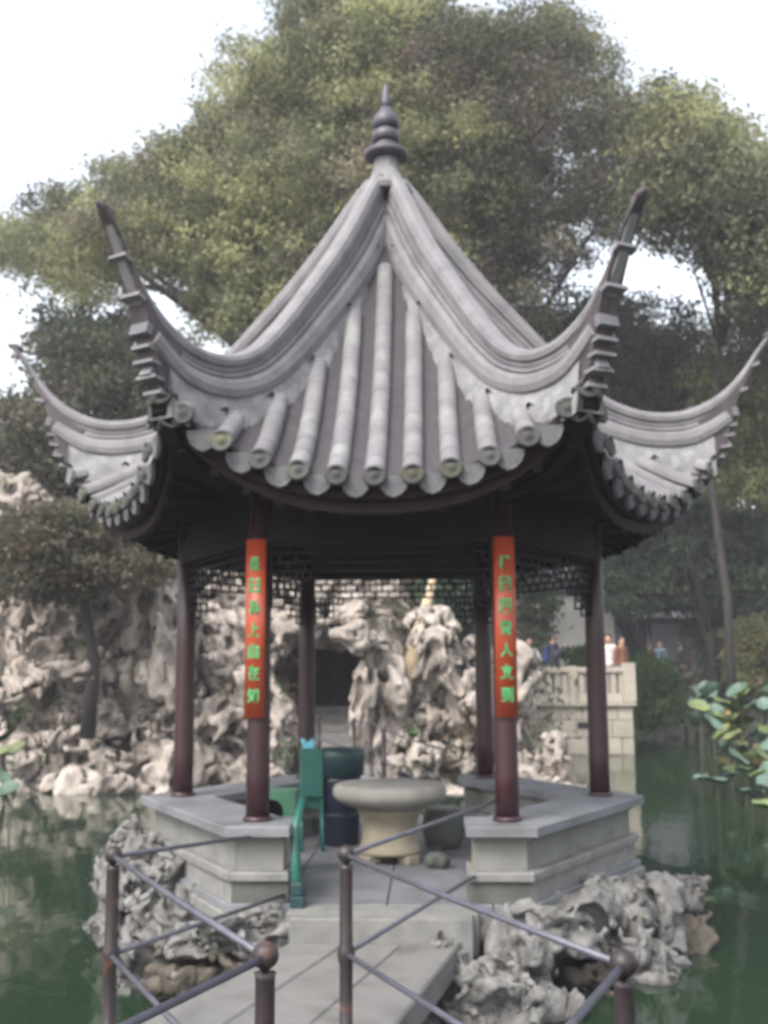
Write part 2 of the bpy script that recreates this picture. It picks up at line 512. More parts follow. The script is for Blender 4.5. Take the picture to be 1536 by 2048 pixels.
# ------------------------------------------------------------------ materials
M = {}
M['tile'] = mat('grey clay tube tile', (.165, .162, .172), (.125, .122, .132), 5, .85, .25, 60, spots=(.205, .205, .205), spot_scale=4, spot_lo=.5, spot_hi=.7, rand=.06)
M['cap'] = mat('grey clay tile end', (.06, .06, .06), (.042, .043, .042), 20, .85, .3, 80, spots=(.075, .075, .045), spot_scale=5, rand=.3)
M['drip'] = mat('grey drip tile', (.135, .135, .145), (.085, .085, .095), 16, .85, .35, 70, rand=.2)
M['pan'] = mat('dark pan tile', (.052, .047, .054), (.034, .030, .036), 12, .88, .3, 70)
M['ridge'] = mat('grey ridge render', (.185, .18, .19), (.135, .13, .142), 5, .85, .25, 40, spots=(.11, .11, .125), spot_scale=4, spot_lo=.52, spot_hi=.7)
M['plaster'] = mat('lime plaster on hip', (.205, .205, .212), (.125, .125, .135), 6, .9, .5, 22, spots=(.22, .22, .23), spot_scale=9, spot_lo=.56, spot_hi=.68)
M['horn'] = mat('weathered brown horn board', (.070, .055, .060), (.038, .031, .037), 12, .75, .3, 40, stretch=(1, 1, .3))
M['finial'] = mat('dark glazed finial', (.072, .066, .085), (.045, .040, .055), 8, .5, .1, 40)
M['column'] = mat('maroon lacquered column', (.030, .0075, .011), (.022, .0065, .009), 4, .42, .05, 30, stretch=(3, 3, .4), rand=.1)
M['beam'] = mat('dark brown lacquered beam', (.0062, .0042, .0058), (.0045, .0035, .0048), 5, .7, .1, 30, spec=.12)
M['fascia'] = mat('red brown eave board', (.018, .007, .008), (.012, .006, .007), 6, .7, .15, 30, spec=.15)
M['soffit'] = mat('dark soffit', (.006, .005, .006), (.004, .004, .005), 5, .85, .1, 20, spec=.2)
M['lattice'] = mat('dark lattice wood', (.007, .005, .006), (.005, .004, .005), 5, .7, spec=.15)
M['board'] = mat('vermilion couplet board', (.340, .050, .015), (.270, .038, .013), 5, .42, .05, 30)
M['glyph'] = mat('green lettering', (.050, .290, .095), (.042, .235, .080), 9, .5)
M['stone'] = mat('granite', (.185, .183, .178), (.13, .13, .126), 8, .8, .25, 90, spots=(.20, .21, .18), spot_scale=3, spot_lo=.55, spot_hi=.75, rand=.08)
M['seat'] = mat('smooth grey seat stone', (.165, .172, .19), (.105, .11, .12), 3, .6, .2, 80, spots=(.085, .09, .088), spot_scale=3.5, spot_lo=.55, spot_hi=.75)
M['panel'] = mat('grey panel stone', (.19, .19, .18), (.125, .125, .117), 3, .85, .3, 60, spots=(.085, .088, .070), spot_scale=3.2, spot_lo=.54, spot_hi=.72)
M['warm'] = mat('ochre worn stone', (.26, .225, .170), (.195, .168, .128), 5, .85, .2, 60, spots=(.24, .21, .15), spot_scale=4, spot_lo=.55, spot_hi=.72)
M['tabletop'] = mat('buff grey table stone', (.27, .26, .24), (.20, .192, .175), 6, .85, .2, 60, spots=(.19, .18, .15), spot_scale=3, spot_lo=.58, spot_hi=.75)
M['slab'] = mat('bridge granite slab', (.175, .17, .168), (.115, .112, .108), 3, .8, .3, 90, spots=(.075, .075, .065), spot_scale=3, spot_lo=.55, spot_hi=.75, rand=.08)
M['darkstone'] = mat('damp dark stone', (.085, .092, .082), (.05, .055, .05), 5, .85, .3, 50)
M['rock'] = mat('rockery limestone', (.40, .350, .315), (.175, .155, .138), 3.0, .9, 1.0, 16, spots=(.06, .055, .038), spot_scale=2.4, spot_lo=.56, spot_hi=.66, rand=.22)
M['nearrock'] = mat('pale water worn limestone', (.22, .218, .215), (.105, .103, .098), 3.4, .88, 1.0, 20, spots=(.08, .074, .058), spot_scale=2.2, spot_lo=.58, spot_hi=.70, rand=.12)
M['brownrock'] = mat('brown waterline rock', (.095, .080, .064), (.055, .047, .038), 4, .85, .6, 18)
M['earth'] = mat('rockery earth', (.045, .038, .028), (.022, .020, .016), 2, .95, .8, 6)
M['bank'] = mat('bank soil and moss', (.085, .090, .050), (.055, .055, .035), .6, .95, .6, 4)
M['bark'] = mat('dark bark', (.040, .034, .032), (.022, .019, .018), 5, .9, .7, 20, stretch=(3, 3, .6))
M['palebark'] = mat('pale tan bark', (.42, .34, .22), (.30, .24, .16), 5, .85, .5, 20, spots=(.20, .07, .04), spot_scale=2.5, spot_lo=.62, spot_hi=.7)
M['iron'] = mat('brown painted iron', (.026, .016, .018), (.018, .012, .014), 9, .5, .15, 60, spots=(.10, .045, .03), spot_scale=12, spot_lo=.6, spot_hi=.7)
M['rod'] = mat('grey painted iron rod', (.095, .095, .125), (.065, .062, .08), 12, .45, .1, 60, metal=.2)
M['white'] = mat('white lime wall', (.80, .77, .74), (.68, .66, .63), 1.5, .9, .1, 20, spots=(.5, .49, .46), spot_scale=1, spot_lo=.6, spot_hi=.75)
M['roofdark'] = mat('dark grey roof tile', (.06, .06, .07), (.04, .04, .048), 5, .85, .3, 20)
M['terrace'] = mat('buff terrace stone', (.36, .325, .275), (.28, .255, .215), 2.0, .85, .3, 30, spots=(.24, .24, .18), spot_scale=1.3, spot_lo=.55, spot_hi=.72, rand=.1)
M['leaf'] = leaf_mat('leaves')
M['teal'] = mat('teal plastic', (.014, .105, .085), (.010, .080, .068), 6, .4, rand=.1)
M['tealdark'] = mat('dark teal plastic', (.008, .036, .040), (.007, .030, .034), 6, .45)
M['navy'] = mat('navy plastic', (.006, .012, .030), (.005, .010, .026), 6, .4)
M['green'] = mat('green enamel', (.035, .115, .070), (.028, .095, .058), 6, .4)
M['black'] = mat('black', (.010, .010, .011), (.007, .007, .008), 6, .6)
M['skyblue'] = mat('pale blue cloth', (.18, .50, .62), (.14, .42, .55), 8, .8)
M['skin'] = mat('skin', (.50, .30, .22), (.46, .27, .20), 8, .6)
M['hair'] = mat('black hair', (.012, .010, .010), (.008, .007, .007), 8, .5)

# water: a dark green, slightly ruffled pond
mw = bpy.data.materials.new('pond water'); M['water'] = mw
nt, N, L, B = nodes_of(mw)
B.inputs['Base Color'].default_value = (.013, .028, .015, 1); B.inputs['Roughness'].default_value = 0.05
B.inputs['IOR'].default_value = 1.33; B.inputs['Specular IOR Level'].default_value = 0.65
tc = N.new('ShaderNodeTexCoord'); mp = N.new('ShaderNodeMapping'); mp.inputs['Scale'].default_value = (1.0, .55, 1)
nz = N.new('ShaderNodeTexNoise'); nz.inputs['Scale'].default_value = 2.2; nz.inputs['Detail'].default_value = 4; nz.inputs['Distortion'].default_value = .6
bp = N.new('ShaderNodeBump'); bp.inputs['Strength'].default_value = .13; bp.inputs['Distance'].default_value = .05
L.new(tc.outputs['Object'], mp.inputs[0]); L.new(mp.outputs[0], nz.inputs['Vector']); L.new(nz.outputs['Fac'], bp.inputs['Height']); L.new(bp.outputs[0], B.inputs['Normal'])

# ------------------------------------------------------------------ setting: ground, pond
def smooth01(t): t = min(1, max(0, t)); return t * t * (3 - 2 * t)
def pond_edge_y(x):
    if x < 2.2: return 18.9
    if x < 4.9: return 25.9
    return 38.5 + 0.8 * math.sin(x * .7)
def terrain_z(x, y):
    e = pond_edge_y(x)
    inn = min(e - y, y + 9, x + 26, 34 - x)
    n = 0.12 * math.sin(x * 1.3 + y * .7) + 0.08 * math.sin(x * 2.9 - y * 1.9)
    if inn > 0: return -0.25 - 1.0 * smooth01(inn / 2.5)
    return -0.25 + 0.85 * smooth01(-inn / 0.9) + max(0, min(1.2, (-inn - 2) * .08)) + n * smooth01(-inn / 3)
gx = sorted(set(list(np.arange(-30, 40.1, 0.75)) + [-600, -300, -150, -80, -50, -40, 50, 60, 80, 150, 300, 600]))
gy = sorted(set(list(np.arange(-14, 50.1, 0.75)) + [-600, -300, -100, -50, -30, -20, 60, 80, 120, 200, 400, 700]))
vs = [(x, y, terrain_z(x, y)) for y in gy for x in gx]
nxg = len(gx)
fs = [(j * nxg + i, j * nxg + i + 1, (j + 1) * nxg + i + 1, (j + 1) * nxg + i) for j in range(len(gy) - 1) for i in range(nxg - 1)]
tag(new_obj('ground', np_mesh('ground', vs, fs, M['bank'], smooth=True)), kind='structure')
tag(MB().add([(-40, -14, 0), (45, -14, 0), (45, 46, 0), (-40, 46, 0)], [(0, 1, 2, 3)]).build('pond_water', M['water']), kind='structure')

# ================================================================== PAVILION
PX, PY = -0.328, 8.7
T30 = math.tan(PI / 6); C30 = math.cos(PI / 6)
FLOOR, SEAT = 0.55, 1.026
pav = thing('hexagonal_pavilion', 'hexagonal stone-floored pavilion with maroon columns and upswept grey tiled roof, standing in the pond', 'pavilion', (PX, PY, 0))

def hexpoly(a, a0=0.0):
    r = a / C30
    return [(r * math.sin(rad(30 + 60 * k)), -r * math.cos(rad(30 + 60 * k))) for k in range(6)]
def clip_x(poly, x0, x1):
    def half(pl, xc, keep_gt):
        out = []
        for i in range(len(pl)):
            a, b = pl[i - 1], pl[i]
            ina = (a[0] > xc) == keep_gt; inb = (b[0] > xc) == keep_gt
            if ina != inb:
                t = (xc - a[0]) / (b[0] - a[0]); out.append((xc, a[1] + t * (b[1] - a[1])))
            if inb: out.append(b)
        return out
    return half(half(poly, x0, True), x1, False)

# stone platform
MB().prism(hexpoly(1.62), -0.35, 0.43).build('platform', M['darkstone'], pav)
MB().prism(hexpoly(1.69), 0.432, 0.50, .01).build('platform_edge', M['stone'], pav)
xs_ = [-2.4, -1.30, -.62, .04, .70, 1.36, 2.4]
for i in range(6):
    pl = clip_x(hexpoly(1.665), xs_[i] + .004, xs_[i + 1] - .004)
    if len(pl) > 2: MB().prism(pl, 0.502, FLOOR, .005).build('floor_slab', M['seat'], pav)
for sg in (-1, 1):
    ya, yb = sorted((sg * 1.671, sg * 1.90))
    MB().box(-.56, .60, ya, yb, .30, .5495).build('threshold_stone', M['stone'], pav, bevel=.008)
    ya, yb = sorted((sg * 1.904, sg * 2.06))
    MB().box(-.52, .56, ya, yb, .30, .552).build('threshold_stone', M['stone'], pav, bevel=.008)

# bench walls, seat slabs per face (face 0 front and 3 back have an opening)
def rz(k): return (0, 0, rad(60 * k))
def trap(a0, a1, x0=None, x1=None, gap=.002):
    """strip between apothems a0<a1 in the front face frame, mitred at the corners, optionally cut to x range"""
    pl = [(-a1 * T30 + gap, -a1), (a1 * T30 - gap, -a1), (a0 * T30 - gap, -a0), (-a0 * T30 + gap, -a0)]
    if x0 is not None: pl = clip_x(pl, x0, x1)
    return pl
def seat_part(k, x0=None, x1=None):
    MB().prism(trap(1.20, 1.70, x0, x1), SEAT - .062, SEAT, .008).build('seat_slab', M['seat'], pav, rot=rz(k))
    e = .05 if x0 is not None else 0
    xa, xb = (None, None) if x0 is None else ((x0, x1 - e) if x1 < 0 else (x0 + e, x1))
    MB().prism(trap(1.30, 1.60, xa, xb), .745, SEAT - .064).build('bench_panel', M['panel'], pav, rot=rz(k))
    MB().prism(trap(1.27, 1.63, xa, xb), SEAT - .095, SEAT - .0645).build('bench_moulding', M['stone'], pav, rot=rz(k))
    xa, xb = (None, None) if x0 is None else ((x0, x1 - .01) if x1 < 0 else (x0 + .01, x1))
    MB().prism(trap(1.24, 1.66, xa, xb), .690, .743, .012).build('bench_base', M['stone'], pav, rot=rz(k))
    MB().prism(trap(1.28, 1.63, xa, xb), FLOOR + .001, .688).build('plinth', M['darkstone'] if k in (0, 3) else M['stone'], pav, rot=rz(k))
for k in (1, 2, 4, 5): seat_part(k)
for k in (0, 3):
    seat_part(k, -3, -.57); seat_part(k, .54, 3)
# warm inner jamb faces of the front openings
for x0, x1 in ((-.6195, -.615), (.585, .5895)):
    MB().box(x0, x1, -1.59, -1.31, .745, .93).build('jamb_face', M['warm'], pav)

# columns
CR = 1.63
for k in range(6):
    an = rad(30 + 60 * k); x, y = CR * math.sin(an), -CR * math.cos(an)
    mb = MB(); r = .078
    z0 = SEAT + .001
    mb.lathe([(r * 1.0, z0), (r, z0 + .3), (r * .985, 2.2), (r * .96, 3.30)], 24, (x, y)).build('column', M['column'], pav)
    MB().lathe([(r * 1.22, z0), (r * 1.25, z0 + .012), (r * 1.12, z0 + .03), (r * 1.01, z0 + .032)], 24, (x, y)).build('column_base', M['column'], pav)

# beams, friezes, lattices
for k in range(6):
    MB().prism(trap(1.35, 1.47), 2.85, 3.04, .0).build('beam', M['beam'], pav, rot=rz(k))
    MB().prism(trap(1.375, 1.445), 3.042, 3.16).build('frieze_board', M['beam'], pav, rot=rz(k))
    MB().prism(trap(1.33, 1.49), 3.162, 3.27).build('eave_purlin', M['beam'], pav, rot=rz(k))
hw = CR / 2 - .075
def lattice_mesh():
    mb = MB(); t = .0075; y0, y1 = -1.42, -1.405
    def hbar(x0, x1, z): mb.box(x0, x1, y0, y1, z - t, z + t)
    def vbar(x, z0, z1): mb.box(x - t, x + t, y0 + .003, y1 - .003, z0, z1)
    rows = [2.838, 2.785, 2.72, 2.66]
    for z in rows: hbar(-hw, hw, z)
    for i in range(3):
        n = 13
        for j in range(n + 1):
            x = -hw + 2 * hw * (j + (0.5 if i % 2 else 0)) / n
            if x < hw: vbar(x, rows[i + 1], rows[i])
    for s in (-1, 1):
        for j, (w, z) in enumerate(((.26, 2.60), (.17, 2.54), (.17, 2.48), (.09, 2.42))):
            xa, xb = s * hw, s * (hw - w); hbar(min(xa, xb), max(xa, xb), z)
        for w, z0 in ((.26, 2.60), (.215, 2.60), (.17, 2.48), (.13, 2.54), (.09, 2.42), (.045, 2.48), (.004, 2.42)):
            vbar(s * (hw - w), z0, 2.66)
    return mb.mesh('hanging_lattice', M['lattice'])
lm_ = lattice_mesh()
for k in range(6): new_obj('hanging_lattice', lm_, pav, rot=rz(k))

# ---------------------------------------------------------------- roof surface
hip_top = interp([.0, .2, .34, .55, .83, 1.2, 1.5, 1.77, 2.0, 2.2, 2.4, 2.6, 2.75, 2.88, 3.0, 3.1, 3.17],
                 [6.35, 6.06, 5.87, 5.56, 5.19, 4.76, 4.43, 4.19, 4.08, 4.045, 4.06, 4.14, 4.245, 4.38, 4.55, 4.68, 4.77])
hip_surf = interp([0, .2, .34, .55, .83, 1.2, 1.5, 1.77, 2.0, 2.2, 2.4, 2.62], [5.80, 5.44, 5.22, 4.92, 4.56, 4.17, 3.93, 3.77, 3.68, 3.635, 3.625, 3.68])
def tall(r): return 1 + .50 * max(0, min(1, (1.9 - r) / 1.3))
mid_surf = interp([0, .15, .4, .8, 1.2, 1.6, 1.9, 2.15], [5.85, 5.50, 5.00, 4.40, 3.93, 3.55, 3.32, 3.17])
SC_ = 1.31
def eave_a(s): return 2.15 + .125 * (min(1.1, abs(s) / SC_)) ** 2.6
def surf(s, a):
    lim = max(1e-3, a * T30); q = min(1.0, abs(s) / lim)
    zh = hip_surf(a / C30); zm = mid_surf(a)
    return zm + (zh - zm) * q ** 2.4
def eave_z(s): return surf(s, eave_a(s))

# roof deck per face (top skin + underside), shared
def deck_mesh():
    top = []; nu, nv = 24, 26
    for j in range(nv + 1):
        for i in range(nu + 1):
            u = -1 + 2 * i / nu
            # at the eave s = u*SC
            s_e = u * SC_; ae = eave_a(s_e)
            a = 0.06 + (ae - 0.03 - 0.06) * j / nv
            s = u * a * T30 if j < nv else s_e
            s = u * a * (SC_ / ae)
            top.append((s, -a, surf(s, a) - .035))
    n = len(top); bot = [(x, y, z - .05) for x, y, z in top]
    fs = []; w = nu + 1
    for j in range(nv):
        for i in range(nu):
            a_, b_, c_, d_ = j * w + i, (j + 1) * w + i, (j + 1) * w + i + 1, j * w + i + 1
            fs.append((a_, b_, c_, d_)); fs.append((n + a_, n + d_, n + c_, n + b_))
    for i in range(nu):
        a_, b_ = nv * w + i, nv * w + i + 1
        fs.append((a_, n + a_, n + b_, b_))
    return MB().add(top + bot, fs, True).mesh('roof_deck', M['soffit'])
dm = deck_mesh()
for k in range(6): new_obj('roof_deck', dm, pav, rot=rz(k))

# pan tiles: courses of overlapping concave tiles in the channels between the tube rows
SP = .2335
rows_s = [-1.30] + [SP * (i - 5) for i in range(11)] + [1.30]
def row_start(s, off=.125): return max(.16, (abs(s) + off) / T30 * .97 if abs(s) > .01 else .30)
def pan_mesh():
    mb = MB(); cr = [-.5, -.3, -.1, .1, .3, .5]
    for c in range(-6, 6):
        sc = (c + .5) * SP
        if abs(sc) > SC_ + .02: continue
        ae = eave_a(sc); a0 = max(.2, (abs(sc) - .02) / T30)
        n = max(3, int((ae - a0) / .070))
        st = []
        for j in range(n + 1):
            a = a0 + (ae - a0) * j / n
            st.append((a - .012, -.004)); st.append((a - .010, -.022)); st.append((a + 1e-3, .014))
        vs = []
        for a, dz in st:
            for q in cr:
                s = sc + q * SP * .98
                vs.append((s, -a, surf(s, a) - .012 + dz + .10 * q * q))
        m = len(cr)
        fs = [(i * m + k, (i + 1) * m + k, (i + 1) * m + k + 1, i * m + k + 1) for i in range(len(st) - 1) for k in range(m - 1)]
        mb.add(vs, fs)
    return mb.mesh('pan_tile_courses', M['pan'])
pm = pan_mesh()
for k in range(6): tag(new_obj('pan_tile_courses', pm, pav, rot=rz(k)), kind='stuff')

# tube tiles: half round, each laid over the next one down the slope
TR = .067
def tube_tile(mb, s, a0, a1, r0, r1):
    p0 = Vector((s, -a0, surf(s, a0) + .018)); p1 = Vector((s, -a1, surf(s, a1) + .018))
    t = (p1 - p0).normalized(); side = Vector((1, 0, 0)); up_ = side.cross(t) * -1
    if up_.z < 0: up_ = -up_
    pm_ = Vector((s, -(a0 + a1) / 2, surf(s, (a0 + a1) / 2) + .018))
    nn = 8; vs = []
    for p, r in ((p0, r0), (pm_, (r0 + r1) / 2), (p1, r1)):
        for i in range(nn + 1):
            an = rad(-14) + rad(208) * i / nn
            vs.append(p + side * math.cos(an) * r + up_ * math.sin(an) * r)
    for p, r in ((p0, r0 - .014), (p1, r1 - .014)):
        for i in range(nn + 1):
            an = rad(-14) + rad(208) * i / nn
            vs.append(p + side * math.cos(an) * r + up_ * math.sin(an) * r)
    w = nn + 1; fs = []
    for j in range(2):
        for i in range(nn): fs.append((j * w + i, j * w + i + 1, (j + 1) * w + i + 1, (j + 1) * w + i))
    mb.add(vs[:3 * w], fs, True)
    lip = vs[2 * w:3 * w] + vs[4 * w:5 * w]
    mb.add(lip, [(i, i + 1, w + i + 1, w + i) for i in range(nn)])
    lip = vs[:w] + vs[3 * w:4 * w]
    mb.add(lip, [(i, w + i, w + i + 1, i + 1) for i in range(nn)])
tile_meshes = []
for s in rows_s:
    a0 = row_start(s); ae = eave_a(s) + .015
    if ae - a0 < .08: a0 = ae - .10
    # arc length split
    n = max(1, round((ae - a0) * 1.28 / .235))
    for j in range(n):
        b0 = a0 + (ae - a0) * j / n; b1 = a0 + (ae - a0) * (j + 1) / n + .012
        mb = MB(); tube_tile(mb, s, b0, b1, TR * .975, TR * 1.02)
        tile_meshes.append(mb)
shared = [mb.mesh('tube_tile', M['tile']) for mb in tile_meshes]
for k in (0, 1, 5):
    for me in shared: new_obj('tube_tile', me, pav, rot=rz(k))
back = MB()
for mb in tile_meshes: back.add(mb.v, mb.f, False)
bm_ = back.mesh('tube_tile_rows', M['tile'])
for k in (2, 3, 4): tag(new_obj('tube_tile_rows', bm_, pav, rot=rz(k)), kind='stuff')

# round end caps and hanging drip tiles along the eaves
def cap_mesh():
    mb = MB(); n = 18
    # disc facing -Y, with a raised rim and a boss
    prof = [(TR * 1.06, 0), (TR * 1.10, -.012), (TR * 1.02, -.026), (TR * .86, -.022), (TR * .4, -.020), (TR * .3, -.030), (.0015, -.032)]
    vs = []; fs = []
    for r, y in prof:
        for k in range(n):
            an = 2 * PI * k / n; vs.append((r * math.cos(an), y, r * math.sin(an)))
    for i in range(len(prof) - 1):
        for k in range(n):
            j = (k + 1) % n; fs.append((i * n + k, i * n + j, (i + 1) * n + j, (i + 1) * n + k))
    fs.append(tuple(range(n)))
    return mb.add(vs, fs, True).mesh('end_cap', M['cap'])
def drip_mesh():
    # fan shaped tongue
    pts = [(-.098, .03), (.098, .03), (.096, -.005), (.078, -.055), (.045, -.090), (0, -.108), (-.045, -.090), (-.078, -.055), (-.096, -.005)]
    vs = [(x, 0.10 * x * x / .01 * .02, z) for x, z in pts] + [(x, 0.10 * x * x / .01 * .02 + .018, z) for x, z in pts]
    n = len(pts); fs = [tuple(range(n)), tuple(range(2 * n - 1, n - 1, -1))] + [(i, i + n, (i + 1) % n + n, (i + 1) % n) for i in range(n)]
    # raised rim line
    mb = MB().add(vs, fs)
    mb.tube([(x * .9, -.004, z * .9) for x, z in pts[2:]], .006, 6)
    return mb.mesh('drip_tile', M['drip'])
capm, dripm = cap_mesh(), drip_mesh()
for k in range(6):
    R_ = Matrix.Rotation(rad(60 * k), 3, 'Z')
    for s in rows_s:
        ae = eave_a(s) + .025
        p = R_ @ Vector((s, -ae, surf(s, ae - .02) + .004))
        new_obj('end_cap', capm, pav, loc=p, rot=(rad(-12), 0, rad(60 * k)))
    for c in range(-6, 6):
        s = (c + .5) * SP
        if abs(s) > SC_ + .02: continue
        if abs(s) > 1.2: s = math.copysign(1.235, s)
        ae = eave_a(s) + .012
        p = R_ @ Vector((s, -ae, surf(s, ae - .02) - .035))
        o = new_obj('drip_tile', dripm, pav, loc=p, rot=(rad(10 + rnd.uniform(-3, 3)), rad(rnd.uniform(-3, 3)), rad(60 * k)))

# eave boards following the curve, and soffit
def eave_sweep(off_a, top, bot, th):
    mb = MB(); fr = []; n = 30
    for i in range(n + 1):
        s = -SC_ + 2 * SC_ * i / n
        a = eave_a(s) - off_a
        fr.append((Vector((s * a / eave_a(s), -a, eave_z(s))), Vector((0, 1, 0)), Vector((0, 0, 1)), 1, 1))
    mb.sweep(fr, [(0, bot), (0, top), (th, top), (th, bot)])
    return mb
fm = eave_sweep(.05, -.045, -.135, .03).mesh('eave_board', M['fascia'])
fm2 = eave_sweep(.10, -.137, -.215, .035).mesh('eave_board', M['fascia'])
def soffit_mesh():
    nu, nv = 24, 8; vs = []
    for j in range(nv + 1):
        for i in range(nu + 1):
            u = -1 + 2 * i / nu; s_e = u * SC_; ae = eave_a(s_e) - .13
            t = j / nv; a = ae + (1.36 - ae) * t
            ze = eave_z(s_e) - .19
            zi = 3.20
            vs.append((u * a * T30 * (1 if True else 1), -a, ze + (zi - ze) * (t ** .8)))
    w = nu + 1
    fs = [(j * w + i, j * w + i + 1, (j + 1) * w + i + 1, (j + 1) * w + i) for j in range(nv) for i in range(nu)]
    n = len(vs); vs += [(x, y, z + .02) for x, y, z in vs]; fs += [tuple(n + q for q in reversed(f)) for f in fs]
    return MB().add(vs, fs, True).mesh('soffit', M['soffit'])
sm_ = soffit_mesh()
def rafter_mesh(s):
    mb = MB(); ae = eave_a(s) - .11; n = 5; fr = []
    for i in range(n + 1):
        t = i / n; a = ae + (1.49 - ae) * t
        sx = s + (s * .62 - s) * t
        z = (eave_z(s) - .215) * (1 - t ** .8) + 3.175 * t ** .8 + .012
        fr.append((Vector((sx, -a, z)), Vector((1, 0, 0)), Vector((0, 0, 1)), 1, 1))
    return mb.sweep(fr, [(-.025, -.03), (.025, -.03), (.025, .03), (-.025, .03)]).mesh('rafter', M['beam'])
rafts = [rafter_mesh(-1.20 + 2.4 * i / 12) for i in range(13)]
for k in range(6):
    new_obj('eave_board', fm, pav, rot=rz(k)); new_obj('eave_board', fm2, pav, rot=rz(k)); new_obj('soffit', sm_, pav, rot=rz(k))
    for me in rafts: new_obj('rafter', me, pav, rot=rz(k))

# hip ridges and horns: built in the plane y = -r, side = +X, then rotated by 30 + 60k
def hip_frames(r0, r1, n, zf, w=lambda r: 1.0, h=lambda r: 1.0):
    fr = []
    for i in range(n + 1):
        r = r0 + (r1 - r0) * i / n; e = .01
        t = Vector((0, -2 * e, zf(r + e) - zf(r - e))).normalized()
        up_ = Vector((1, 0, 0)).cross(t); up_ = up_ if up_.z > 0 else -up_
        fr.append((Vector((0, -r, zf(r))), Vector((1, 0, 0)), up_, w(r), h(r)))
    return fr
def taper(r): return 1.0 if r < 2.3 else max(.45, 1 - (r - 2.3) * .62)
def nose(r): return min(1, .78 + r * .35)
prof_cap = [(-.050, -.125), (-.058, -.105), (-.050, -.09), (-.072, -.078), (-.080, -.045), (-.068, -.015), (-.035, 0), (.035, 0), (.068, -.015), (.080, -.045), (.072, -.078), (.050, -.09), (.058, -.105), (.050, -.125)]
prof_thin = [(-.058, -.16), (-.066, -.148), (-.058, -.132), (.058, -.132), (.066, -.148), (.058, -.16)]
prof_low = [(-.065, -.30), (-.090, -.285), (-.100, -.24), (-.090, -.19), (-.060, -.165), (.060, -.165), (.090, -.19), (.100, -.24), (.090, -.285), (.065, -.30)]
prof_core = [(-.045, -.40), (-.045, -.02), (.045, -.02), (.045, -.40)]
ridge_cap = MB().sweep(hip_frames(.17, 3.11, 60, hip_top, lambda r: taper(r) * nose(r), lambda r: tall(r) if r < 2.6 else max(.18, 1 - (r - 2.6) * 1.6)), prof_cap, smooth=False).mesh('ridge_cap', M['ridge'])
ridge_thin = MB().sweep(hip_frames(.2, 2.80, 52, hip_top, lambda r: taper(r) * nose(r), lambda r: tall(r) if r < 2.5 else max(.3, 1 - (r - 2.5) * 1.2)), prof_thin).mesh('ridge_fillet', M['ridge'])
ridge_low = MB().sweep(hip_frames(.22, 2.64, 50, hip_top, lambda r: nose(r), lambda r: tall(r) if r < 2.4 else max(.72, 1 - (r - 2.4) * .7)), prof_low).mesh('ridge_band', M['ridge'])
ridge_core = MB().sweep(hip_frames(.2, 2.58, 40, hip_top, lambda r: 1 * nose(r), lambda r: tall(r)), prof_core).mesh('ridge_core', M['ridge'])
# plaster skirt sealing the tiles to the ridge, scalloped over the tube rows
def hip_side_z(r, off):
    """roof surface beside the hip line, off metres to the side of it"""
    s_ = r * .5 - abs(off) * C30; a_ = r * C30 + abs(off) * .5
    return surf(s_, min(a_, 2.30))
def skirt_mesh():
    mb = MB(); n = 90; vs = []
    for i in range(n + 1):
        r = .42 + (2.62 - .42) * i / n
        zt = hip_top(r) - .285 * tall(r)
        sc = .5 + .5 * math.cos(2 * PI * ((r * .5 - .06) / SP))
        w = (.135 + .02 * sc + .006 * math.sin(i * 1.1)) * min(1, .5 + r * .45) * (1 if r < 1.9 else max(.82, 1 - (r - 1.9) * .3))
        row = []
        for off, lift in ((w, -.05), (w * .86, .02 + .04 * sc), (.092, .075)):
            row.append((off, min(zt, hip_side_z(r, off) + lift)))
        row.append((.07, zt))
        for off, z in row: vs.append((-off, -r, z))
        for off, z in reversed(row): vs.append((off, -r, z))
    m = 8; fs = [(i * m + k, (i + 1) * m + k, (i + 1) * m + k + 1, i * m + k + 1) for i in range(n) for k in range(m - 1)]
    fs += [tuple(range(n * m, n * m + m))]
    return mb.add(vs, fs, True).mesh('plaster_skirt', M['plaster'])
skm = skirt_mesh()
# horn: crescent board rising from the corner to the tip
up_pts = [(2.50, hip_top(2.50) - .12), (2.6, hip_top(2.6) - .11), (2.73, hip_top(2.73) - .09), (2.84, hip_top(2.84) - .07), (2.95, hip_top(2.95) - .045), (3.04, hip_top(3.04) - .03), (3.11, hip_top(3.11) - .012)]
lo_pts = [(2.60, 3.66), (2.72, 3.80), (2.77, 3.98), (2.83, 4.16), (2.92, 4.34), (3.02, 4.53), (3.145, 4.675)]
def horn_mesh():
    vs = []; ws = [.066, .068, .068, .065, .058, .050, .036]
    for (ru, zu), (rl, zl), w in zip(up_pts, lo_pts, ws):
        vs += [(-w, -ru, zu), (w, -ru, zu), (w, -rl, zl), (-w, -rl, zl)]
    fs = []
    for i in range(6):
        for k in range(4):
            j = (k + 1) % 4; fs.append((i * 4 + k, (i + 1) * 4 + k, (i + 1) * 4 + j, i * 4 + j))
    fs += [(0, 1, 2, 3), (27, 26, 25, 24)]
    return MB().add(vs, fs).mesh('horn_board', M['horn'])
hm = horn_mesh()
def clasp_mesh(r, z, w, d, tilt, h=.028):
    Mx = Matrix.Translation((0, -r, z)) @ Matrix.Rotation(tilt, 4, 'X')
    return MB().box(-w, w, -d, d * 1.3, -h / 2, h / 2, Mx)
clasps = [clasp_mesh(2.985, 4.43, .072, .028, rad(-25), .024), clasp_mesh(2.875, 4.22, .080, .028, rad(-22), .026), clasp_mesh(2.80, 4.04, .072, .02, rad(-15), .07)]
clasp_ms = [c.mesh('horn_strap', M['ridge']) for c in clasps]
ledges = [(2.770, 3.93, .074), (2.745, 3.845, .078), (2.715, 3.755, .078), (2.66, 3.67, .074)]
